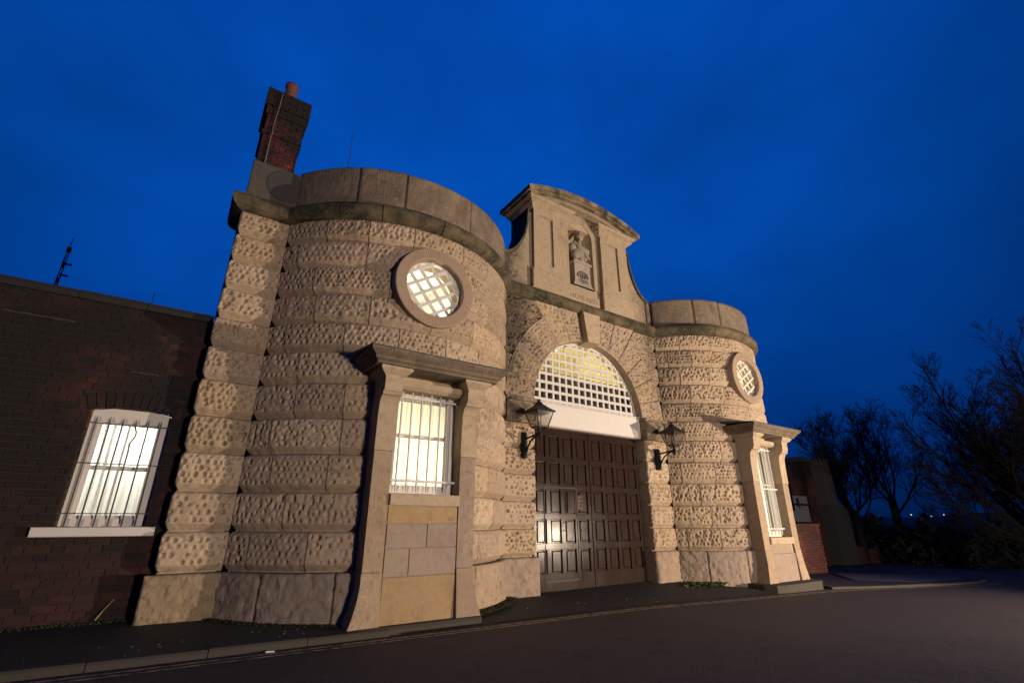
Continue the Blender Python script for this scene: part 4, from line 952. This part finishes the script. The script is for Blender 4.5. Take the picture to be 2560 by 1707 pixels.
# soldier arch over the window
na = 11; Rr = ((wx1-wx0)/2)**2/(2*.07)+.035; cxw = (wx0+wx1)/2; czw = wzc-Rr; th = math.asin(((wx1-wx0)/2+.03)/Rr)
for i in range(na):
    a = -th+2*th*(i+.5)/na; me = brick_mesh(2*th*Rr/na-.009, .07, .205, .005, i % 3)
    o = put_brick(me, 'brick', BW, (cxw+(Rr+.108)*math.sin(a), YW+.03, czw+(Rr+.108)*math.cos(a))); o.rotation_euler = (0, a, 0)
MB().box(wx0-.12, wx1+.12, YW+.03, YW+.3, 2.80, 3.02).build('arch_bed', 'mortar', BW)
# reveal bricks at the left jamb of the window, the lamp's orange light put into their colour
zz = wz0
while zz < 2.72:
    put_brick(brick_mesh(.10, .02, course-.012, .003, int(zz*10) % 3), 'lit_reveal_brick', BW, (wx0+.006, YW+.075, zz+course/2), rz=math.pi/2); zz += course
# pale pointing smears on the brickwork
for x0, x1, z in ((-9.75, -9.05, 3.86), (-8.33, -8.02, 3.30)):
    mb = MB(); n = 14; P = [(x0+(x1-x0)*i/n, z+.006*math.sin(i*1.7)) for i in range(n+1)]; w = [.004+.006*abs(math.sin(i*2.1)) for i in range(n+1)]
    vs = [(p[0], YW-.008, p[1]+s*w[i]) for i, p in enumerate(P) for s in (-1, 1)]+[(p[0], YW+.02, p[1]+s*w[i]) for i, p in enumerate(P) for s in (-1, 1)]; k = 2*(n+1)
    fs = [(2*i, 2*i+2, 2*i+3, 2*i+1) for i in range(n)]+[(2*i, k+2*i, k+2*i+2, 2*i+2) for i in range(n)]+[(2*i+1, 2*i+3, k+2*i+3, k+2*i+1) for i in range(n)]
    mb.add(vs, fs).build('pointing', 'old_pointing', BW)
# coping
x = -13.
while x < -7.56:
    l = rs.uniform(.7, 1.05); x1 = min(x+l, -7.545)
    MB().prism_x([(YW-.05, 4.19), (YW-.06, 4.25), (YW-.03, 4.30+rs.uniform(-.022, .022)), (YW+.10, 4.335+rs.uniform(-.02, .02)), (YW+.35, 4.33), (YW+.35, 4.19)], x+.004, x1-.004).build('coping_stone', 'coping_cement', BW); x = x1
# window of the brick building
wf = MB(); yf = YW+.11
wf.box(wx0+.012, wx0+.095, yf, yf+.10, wz0, wzs); wf.box(wx1-.10, wx1-.004, yf, yf+.10, wz0, wzs); wf.box(wx0+.095, wx1-.10, yf+.002, yf+.10, wz0+.005, wz0+.09)
n = 14; lo_ = [(wx0+.012+(wx1-wx0-.016)*i/n, 2.625) for i in range(n+1)]; hi_ = [(x, min(czw+math.sqrt(max(0, Rr*Rr-(x-cxw)**2)), 2.82)) for x, _ in lo_]
wf.prism_y(lo_+hi_[::-1], yf-.001, yf+.099)
wo = wf.build('window', 'white_paint', BW)
sb = MB(); gx0, gx1 = wx0+.095, wx1-.10
for z0, z1_, yy in ((1.43, 2.05, yf+.05), (2.03, 2.625, yf+.025)):
    sb.box(gx0, gx0+.045, yy, yy+.03, z0, z1_); sb.box(gx1-.03, gx1, yy, yy+.03, z0, z1_); sb.box(gx0+.045, gx1-.03, yy, yy+.03, z0, z0+.04); sb.box(gx0+.045, gx1-.03, yy, yy+.03, z1_-.03, z1_)
    sb.box((gx0+gx1)/2-.011, (gx0+gx1)/2+.011, yy+.002, yy+.028, z0+.04, z1_-.03)
sb.build('sash', 'white_paint', wo); MB().box(gx0, gx1, yf+.063, yf+.067, 1.43, 2.62).build('pane', 'glass', wo)
MB().bbox(-8.80, -7.625, YW-.10, YW+.13, 1.228, 1.335, .008).build('sill', 'white_paint', BW)
for i in range(6):
    x = -8.532+i*.1365; w = .03*(1 if i == 3 else 0)
    MB().tube([(x, YW+.02, 1.34), (x, YW+.02, 2.25), (x-w*.3, YW+.02, 2.35), (x+w, YW+.02, 2.45), (x+w, YW+.02, 2.5), (x, YW+.02, 2.58), (x, YW+.02, 2.63), (x, YW+.02, 2.68)], [.009, .009, .009, .009, .009, .009, .009, .002], 6).build('bar', 'window_iron', wo)
for z in (1.49, 2.085, 2.59): MB().tube([(-8.63, YW+.015, z-.003), (-8.2, YW+.005, z), (-7.735, YW+.015, z+.004)], .006, 5).build('crossbar', 'window_iron', wo)
cv = MB(); nx_, xs = 60, np.linspace(gx0-.02, gx1+.02, 61); vs = []
ph = np.cumsum(rs.uniform(.25, 1.05, 61))
for j, z in enumerate(np.linspace(1.40, 2.66, 10)):
    for i, x in enumerate(xs): vs.append((x+.012*math.sin(z*3+i*.2), yf+.19+.022*math.sin(ph[i]*1.25+.5*math.sin(z*2.2))+.012*math.sin(ph[i]*.4+z), z))
cv.add(vs, [(j*61+i, j*61+i+1, (j+1)*61+i+1, (j+1)*61+i) for j in range(9) for i in range(60)], True).build('net_curtain', 'net_curtain', wo)
rm = MB(); X0, X1, Y0, Y1 = -9.6, -7.56, YW+.32, 3.4
rm.add([(X0, Y0, .8), (X1, Y0, .8), (X1, Y1, .8), (X0, Y1, .8), (X0, Y0, 3.2), (X1, Y0, 3.2), (X1, Y1, 3.2), (X0, Y1, 3.2)], [(0, 1, 2, 3), (4, 5, 6, 7), (3, 2, 6, 7), (0, 3, 7, 4), (1, 2, 6, 5)])
ro = rm.build('room', 'room_wall', BW); l_ = point('room_lamp', (0, 0, 0), 46, (1, .96, .90), .10); l_.parent = ro; l_.location = (-8.0+8.8, .95, 2.45-.25)
MB().tube([(-8.37, .72, 4.3), (-8.372, .72, 4.66)], .007, 5).build('aerial', 'steel_mast', None, label='short aerial spike above the coping of the brick range', category='aerial')
MB().box(-8.40, -8.34, .69, .75, 4.2, 4.34).build('aerial_foot', 'steel_mast', BW)

# ------------------------------------------------------------------ right-hand background
RW = thing('brick_wall', 'low red brick wall running on from the far bow', 'wall', (9, .5, 0))
MB().box(7.0, 10.55, .53, .78, -.3, 1.30).build('wall_core', 'mortar', RW)
z = -.15; row = 0
while z < 1.28:
    x = 7.0+(.115 if row % 2 else 0)
    while x < 10.52:
        x1 = min(x+.235, 10.56); l = x1-x-.01
        if l > .03: put_brick(brick_mesh(l, .06, .074, .004, row % 3), 'red_brick', RW, ((x+x1)/2, .53+random.uniform(-.004, .004), z+.042))
        x = x1
    put_brick(brick_mesh(.2, .06, .074, .004, row % 3+7), 'red_brick', RW, (10.535, .665, z+.042), rz=math.pi/2)
    z += .085; row += 1
MB().bbox(6.95, 10.60, .47, .84, 1.295, 1.36, .02).build('coping', 'red_brick', RW)
RB = thing('ruined_gateway', 'dark brick building end with two tall brick piers and a grey buttress', 'building', (16, 3, -.2))
mb = MB(); mb.prism_y([(11.0, -.4), (15.3, -.4), (15.3, 3.88), (13.7, 3.62), (11.0, 3.3)], 3.0, 5.5); mb.build('wall', 'red_brick', RB)
MB().box(13.5, 13.85, 2.95, 3.3, 3.5, 3.85).build('gutter_end', 'dark_cement', RB)
def bpier(x0, x1, y0, y1, z0, z1_, m_, cap):
    mb = MB(); nr = int((z1_-z0)/.085)
    for i in range(nr):
        j = rs.uniform(-.012, .012); zA = z0+(z1_-z0)*i/nr; mb.bbox(x0+j, x1+rs.uniform(-.012, .012), y0+rs.uniform(-.01, .01), y1, zA+.004, zA+(z1_-z0)/nr-.004, .006)
    o = mb.build('brick_pier', m_, RB); MB().box(x0+.02, x1-.02, y0+.02, y1-.02, z0, z1_).build('pier_bed', 'mortar', o)
    if cap: MB().hexa([(x0-.06, y0-.06, z1_), (x1+.06, y0-.06, z1_), (x1+.06, y1+.06, z1_), (x0-.06, y1+.06, z1_), (x0+.1, y0+.1, z1_+.22), (x1-.1, y0+.1, z1_+.22), (x1-.1, y1-.1, z1_+.22), (x0+.1, y1-.1, z1_+.22)]).build('pier_cap', 'kerb_stone', o)
bpier(15.28, 16.02, 2.8, 3.6, -.4, 3.95, 'red_brick', True); bpier(17.05, 17.9, 2.8, 3.6, 2.15, 4.2, 'render_cement', False)
MB().box(16.0, 17.9, 3.5, 3.9, -.5, 4.22).build('back_wall', 'brick', RB)
MB().prism_y([(17.0, -.5), (18.7, -.5), (18.6, 1.95), (18.2, 2.16), (17.1, 2.15)], 2.75, 3.6).build('buttress', 'dark_cement', RB)
SG = thing('notice_board', 'pale boards crossed by a dark strap in front of the dark brick building end', 'sign', (14.7, 2.9, 1.4))
MB().bbox(14.15, 15.27, 2.90, 2.96, 2.14, 2.46, .01).build('board', 'sign_white', SG); MB().bbox(14.15, 15.25, 2.90, 2.96, 1.42, 2.07, .01).build('board', 'sign_white', SG); MB().bbox(13.75, 14.07, 2.90, 2.96, 1.42, 1.85, .01).build('board', 'sign_white', SG)
MB().box(14.05, 15.5, 2.86, 2.90, 2.08, 2.13).build('strap', 'black_iron', SG)
MB().tube([(14.36, 2.87, 2.08)]+[(14.36+.07*math.cos(a), 2.87, 2.24+.11*math.sin(a)) for a in np.linspace(-1.2, 4.3, 14)]+[(14.40, 2.87, 2.02), (14.5, 2.87, 2.0)], .022, 6).build('hook', 'black_iron', SG)
MB().box(14.02, 14.10, 2.92, 2.99, -.2, 2.9).build('post', 'black_iron', SG); MB().box(15.3, 15.36, 2.86, 2.92, 1.2, 2.9).build('post', 'black_iron', SG)
LW = thing('low_brick_stub', 'crumbling low brick stub of wall at the foot of the grey buttress', 'wall', (19.7, 3, -.4))
nx = 12
for i in range(nx):
    for j in range(9):
        x = 18.5+i*.225+(.1 if j % 2 else 0); zt = .45-.02*i+.03*math.sin(i*2.1)
        z = -.6+j*.12
        if z+.1 < zt: put_brick(brick_mesh(.215, .22, .108, .008, (i+j) % 4), 'red_brick', LW, (x+.11, 3.0, z+.05))
MB().box(18.5, 21.1, 2.93, 3.08, -.7, .15).build('wall_core', 'mortar', LW)

# hedge bank beyond the road
def dirpt(azd, dist, z=0.): a = R_(azd); return (-7.55+dist*math.sin(a), -7.73+dist*math.cos(a), z)
hb = MB(); rr = np.random.RandomState(5)
for i in range(9000):
    azd = rr.uniform(64.5, 92); dist = 30+rr.uniform(0, 3)+4*math.sin(azd*.4)*.3; top = 1.25+.35*math.sin(azd*1.3)+.25*math.sin(azd*3.7)+(.5 if azd < 71 else 0); z = rr.rand()**.8*(top+.6)-.75+(rr.rand() < .05)*.3
    p = Vector(dirpt(azd, dist, z)); s = rr.uniform(.05, .16); d = Vector(rr.normal(size=3)).normalized()*s*1.6; e = Vector(rr.normal(size=3)).normalized()*s*.6
    hb.add([p-d-e*.2, p+e, p+d, p-e], [(0, 1, 2, 3)])
hb.build('undergrowth', 'hedge_leaf', None, kind='stuff', label='black mass of hedge and scrub along the far side of the road', category='hedge')
vs = []; ds = np.linspace(60, 96, 30)
for azd in ds:
    vs += [dirpt(azd, 33.5, -1.5), dirpt(azd, 34.2, .95+.25*math.sin(azd*.9)), dirpt(azd, 60, 1.2), dirpt(azd, 330, 5.0+1.2*math.sin(azd*.5)), dirpt(azd, 420, -4)]
MB().add(vs, [(i*5+k, i*5+5+k, i*5+6+k, i*5+1+k) for i in range(29) for k in range(4)], True).build('hill', 'earth', None, kind='structure')
for k, (azd, el) in enumerate([(72.79, .34), (75.01, .33), (74.14, .20), (75.74, .05), (78.1, .12)]):
    o = MB().lathe([(0, -.15), (.11, -.1), (.15, 0), (.11, .1), (0, .15)], (0, 0, 0), 10).build('distant_lamp', 'distant_lamp'); dd = 165; o.location = dirpt(azd, dd, 1.4+dd*math.tan(R_(el))+.9); o['category'] = 'lamp'; o['group'] = 'far lamps twinkling on the hillside'; o['label'] = ['tiny far lamp nearest the ruined gateway, seen behind bare branches', 'tiny far lamp third from the ruined gateway, level with the first', 'faint tiny far lamp second from the ruined gateway, slightly lower', 'lowest of the tiny far lamps on the dark hillside', 'tiny far lamp under the crown of the largest bare tree'][k]

# bare trees
def bare_tree(name, label, base, seed, limbs, trunk_h, L0, r0, lo=.15, hi=1.35, levels=3, stems=1, dens=1.):
    rr = random.Random(seed); T = thing(name, label, 'tree', base, 'bare winter trees'); tr, cr_ = MB(), MB(); B0 = Vector(base)
    def limb(p, d, L, r_, lev):
        n = 8 if lev == 0 else 5 if lev == 1 else 4 if lev == 2 else 3; pts = [p.copy()]; rad = [r_]; q = p.copy(); dd = d.copy(); dirs = []
        wob = Vector((rr.gauss(0, .05), rr.gauss(0, .05), 0))
        for i in range(n):
            dd = (dd+wob+Vector((rr.gauss(0, .10), rr.gauss(0, .10), rr.gauss(0, .07)+(.09 if lev == 0 else .05)))).normalized(); q = q+dd*(L/n); pts.append(q.copy()); dirs.append(dd.copy()); rad.append(max(.006, r_*(1-.82*(i+1)/n)))
        (tr if lev == 0 else cr_).tube(pts, rad, 5 if lev == 0 else 4 if lev == 1 else 3, cap=False)
        if lev >= levels: return
        k = max(3, int({0: 12, 1: 7, 2: 5}[lev]*dens*rr.uniform(.8, 1.2)))
        for i in range(k):
            t_ = (.22 if lev == 0 else .12)+(.98-.22)*((i+rr.random())/k); j = min(n-1, int(t_*n)); b0 = pts[j].lerp(pts[j+1], min(1, t_*n-j)); d0 = dirs[j]
            ax = Vector((rr.gauss(0, 1), rr.gauss(0, 1), rr.gauss(0, .8)+.25)); ax = (ax-d0*ax.dot(d0)).normalized(); an_ = rr.uniform(.40, .85)
            limb(b0, (d0*math.cos(an_)+ax*math.sin(an_)).normalized(), L*rr.uniform(.30, .52)*(1.15-.6*t_), max(.006, rad[j]*rr.uniform(.42, .62)), lev+1)
    for s_ in range(stems):
        a = 6.28*s_/stems+rr.random(); off = Vector((.45*math.cos(a), .45*math.sin(a), 0)) if stems > 1 else Vector((0, 0, 0))
        ld = Vector((off.x*.35, off.y*.35, 1)).normalized(); top = B0+off+ld*trunk_h
        tr.tube([B0+off*.6-Vector((0, 0, .3)), B0+off+ld*trunk_h*.5, top], [r0*1.35, r0*1.1, r0], 8, cap=False)
        for i in range(limbs):
            a2 = 6.28*(i+rr.random()*.8)/limbs; el = lo+(hi-lo)*((i*.618+rr.random()*.2) % 1.)
            d = Vector((math.cos(a2)*math.cos(el), math.sin(a2)*math.cos(el), math.sin(el)))
            limb(top-ld*rr.uniform(0, .35*trunk_h), (d+ld*.25).normalized(), L0*rr.uniform(.75, 1.1)*(.8+.25*math.sin(el)), r0*rr.uniform(.26, .44), 0)
    tr.build('trunk', 'bark', T); cr_.build('crown', 'bark', T)
bare_tree('bare_tree', 'bare winter tree of medium height nearest the ruined gateway, with several leaning stems', dirpt(68.8, 30, -.6), 11, 6, 2.4, 5.0, .15, lo=.30, hi=1.3, stems=2, dens=1.25)
bare_tree('bare_tree', 'slender bare winter tree with a forked trunk between its two bushier neighbours', dirpt(71.7, 31, -.6), 23, 7, 3.2, 5.0, .17, lo=.6, hi=1.35, dens=1.1)
bare_tree('bare_tree', 'largest bare tree with a broad dense crown at the edge of the picture', dirpt(80.8, 24, -.6), 5, 22, 1.6, 5.7, .22, lo=.05, hi=1.35, dens=1.3)
bare_tree('bare_tree', 'small scrubby bare tree low in front of the hillside', dirpt(75.6, 32, -.6), 8, 6, .6, 2.6, .07, lo=.4, hi=1.3, stems=2, dens=.7)

# telecom mast far behind the brick range
TM = thing('telecom_mast', 'far lattice radio mast rising over the brick range', 'mast', (-18.33, 40, 0))
mb = MB()
for sx in (-.12, .12):
    for sy in (-.12, .12): mb.tube([(-18.33+sx, 40+sy, 0), (-18.33+sx*.6, 40+sy*.6, 21.6)], .022, 4)
for i in range(27):
    z = i*.8; w = .12*(1-.4*z/21.6)
    for sg in (-1, 1): mb.tube([(-18.33-w, 40+sg*w, z), (-18.33+w, 40+sg*w, z+.8)], .014, 3); mb.tube([(-18.33+sg*w, 40-w, z+.8), (-18.33+sg*w, 40+w, z)], .014, 3)
mb.build('lattice', 'steel_mast', TM)
for z, r_, h_ in ((21.7, .15, .45), (20.3, .11, .5), (19.0, .07, .4)): MB().lathe([(0, 0), (r_, 0), (r_, h_), (0, h_)], (-18.33, 40, z), 10).build('antenna_drum', 'steel_mast', TM)
MB().tube([(-18.33, 40, 21.6), (-18.33, 40, 23.0)], .028, 5).build('whip', 'steel_mast', TM)
for z in (20.6, 19.6): MB().box(-18.33, -17.85, 39.95, 40.05, z, z+.14).build('side_arm', 'steel_mast', TM)

# ------------------------------------------------------------------ weeds, moss, litter
def tuft(name, pts, n, h, w, material, label, cat):
    mb = MB()
    for _ in range(n):
        x, y, z = pts(); a = rs.uniform(0, 6.28); l = rs.uniform(.4, 1)*h; ww = rs.uniform(.4, 1)*w; dx, dy = math.cos(a), math.sin(a)
        mb.add([(x-dy*ww, y+dx*ww, z), (x+dy*ww, y-dx*ww, z), (x+dx*l*.6+dy*ww*.7, y+dy*l*.6-dx*ww*.7, z+l*.7), (x+dx*l, y+dy*l, z+l*.75)], [(0, 1, 2, 3)])
    mb.build(name, material, None, kind='stuff', label=label, category=cat)
def arcbase(xd, a0, a1, out_=.05, z=None):
    def f():
        a = rs.uniform(a0, a1); r_ = RD+.03+rs.uniform(0, out_); x = xd+r_*math.sin(a); y = YC-r_*math.cos(a); return (x, y, pz(x, y) if z is None else gz(x)+z)
    return f
tuft('moss', arcbase(-XD, -A0, -.35, .10), 900, .035, .012, 'moss_leaf', 'thin moss and weeds along the foot of the near bow', 'moss')
tuft('weeds', arcbase(-XD, .32, A0*.98, .16, .05), 2000, .07, .016, 'moss_leaf', 'weeds growing at the foot of the near bow beside the gate', 'weeds')
tuft('weeds', lambda: (rs.normal(2.75, .33), rs.uniform(-.55, -.12)-.12, gz(2.7)+.06), 1500, .15, .026, 'weed_leaf', 'green leafy weeds at the foot of the far bow beside the gate', 'weeds')
tuft('moss', lambda: (rs.uniform(-11, -7.6), YW-abs(rs.normal(0, .06)), pz(-9, YW)-.01), 900, .04, .014, 'moss_leaf', 'dark moss along the foot of the brick range', 'moss')
MB().tube([(-7.98, .18, .33), (-7.93, .22, .42), (-7.86, .30, .52)], .006, 5).build('straw', 'straw', None, label='yellow straw leaning on the brick range beside the stone pier', category='straw')
mb = MB()
for i in range(70):
    x = rs.uniform(-8, 5); y = rs.uniform(-1.4, -.15) if x > -3.4 else rs.uniform(-1.4, -.9)
    if x < -5 : z = pz(x, y)
    else: z = gz(x)+.02+max(0, y+1.5)*.05
    s = rs.uniform(.006, .014); mb.add([(x-s, y-s, z+.004), (x+s, y-s*.6, z+.006), (x+s*.8, y+s, z+.01), (x-s*.6, y+s, z+.005)], [(0, 1, 2, 3)])
mb.build('litter', 'litter_paper', None, kind='stuff', label='pale specks of litter scattered on the pavement', category='litter')
MB().hexa([(-6.42, -1.60, gz(-6.4)+.004), (-6.33, -1.61, gz(-6.4)+.004), (-6.33, -1.57, gz(-6.4)+.004), (-6.42, -1.565, gz(-6.4)+.004), (-6.415, -1.598, gz(-6.4)+.02), (-6.335, -1.605, gz(-6.4)+.014), (-6.335, -1.575, gz(-6.4)+.012), (-6.415, -1.57, gz(-6.4)+.018)]).build('paper_scrap', 'litter_paper', None, label='crumpled pale paper scrap in the gutter below the near kerb', category='litter')
bpy.context.view_layer.update()
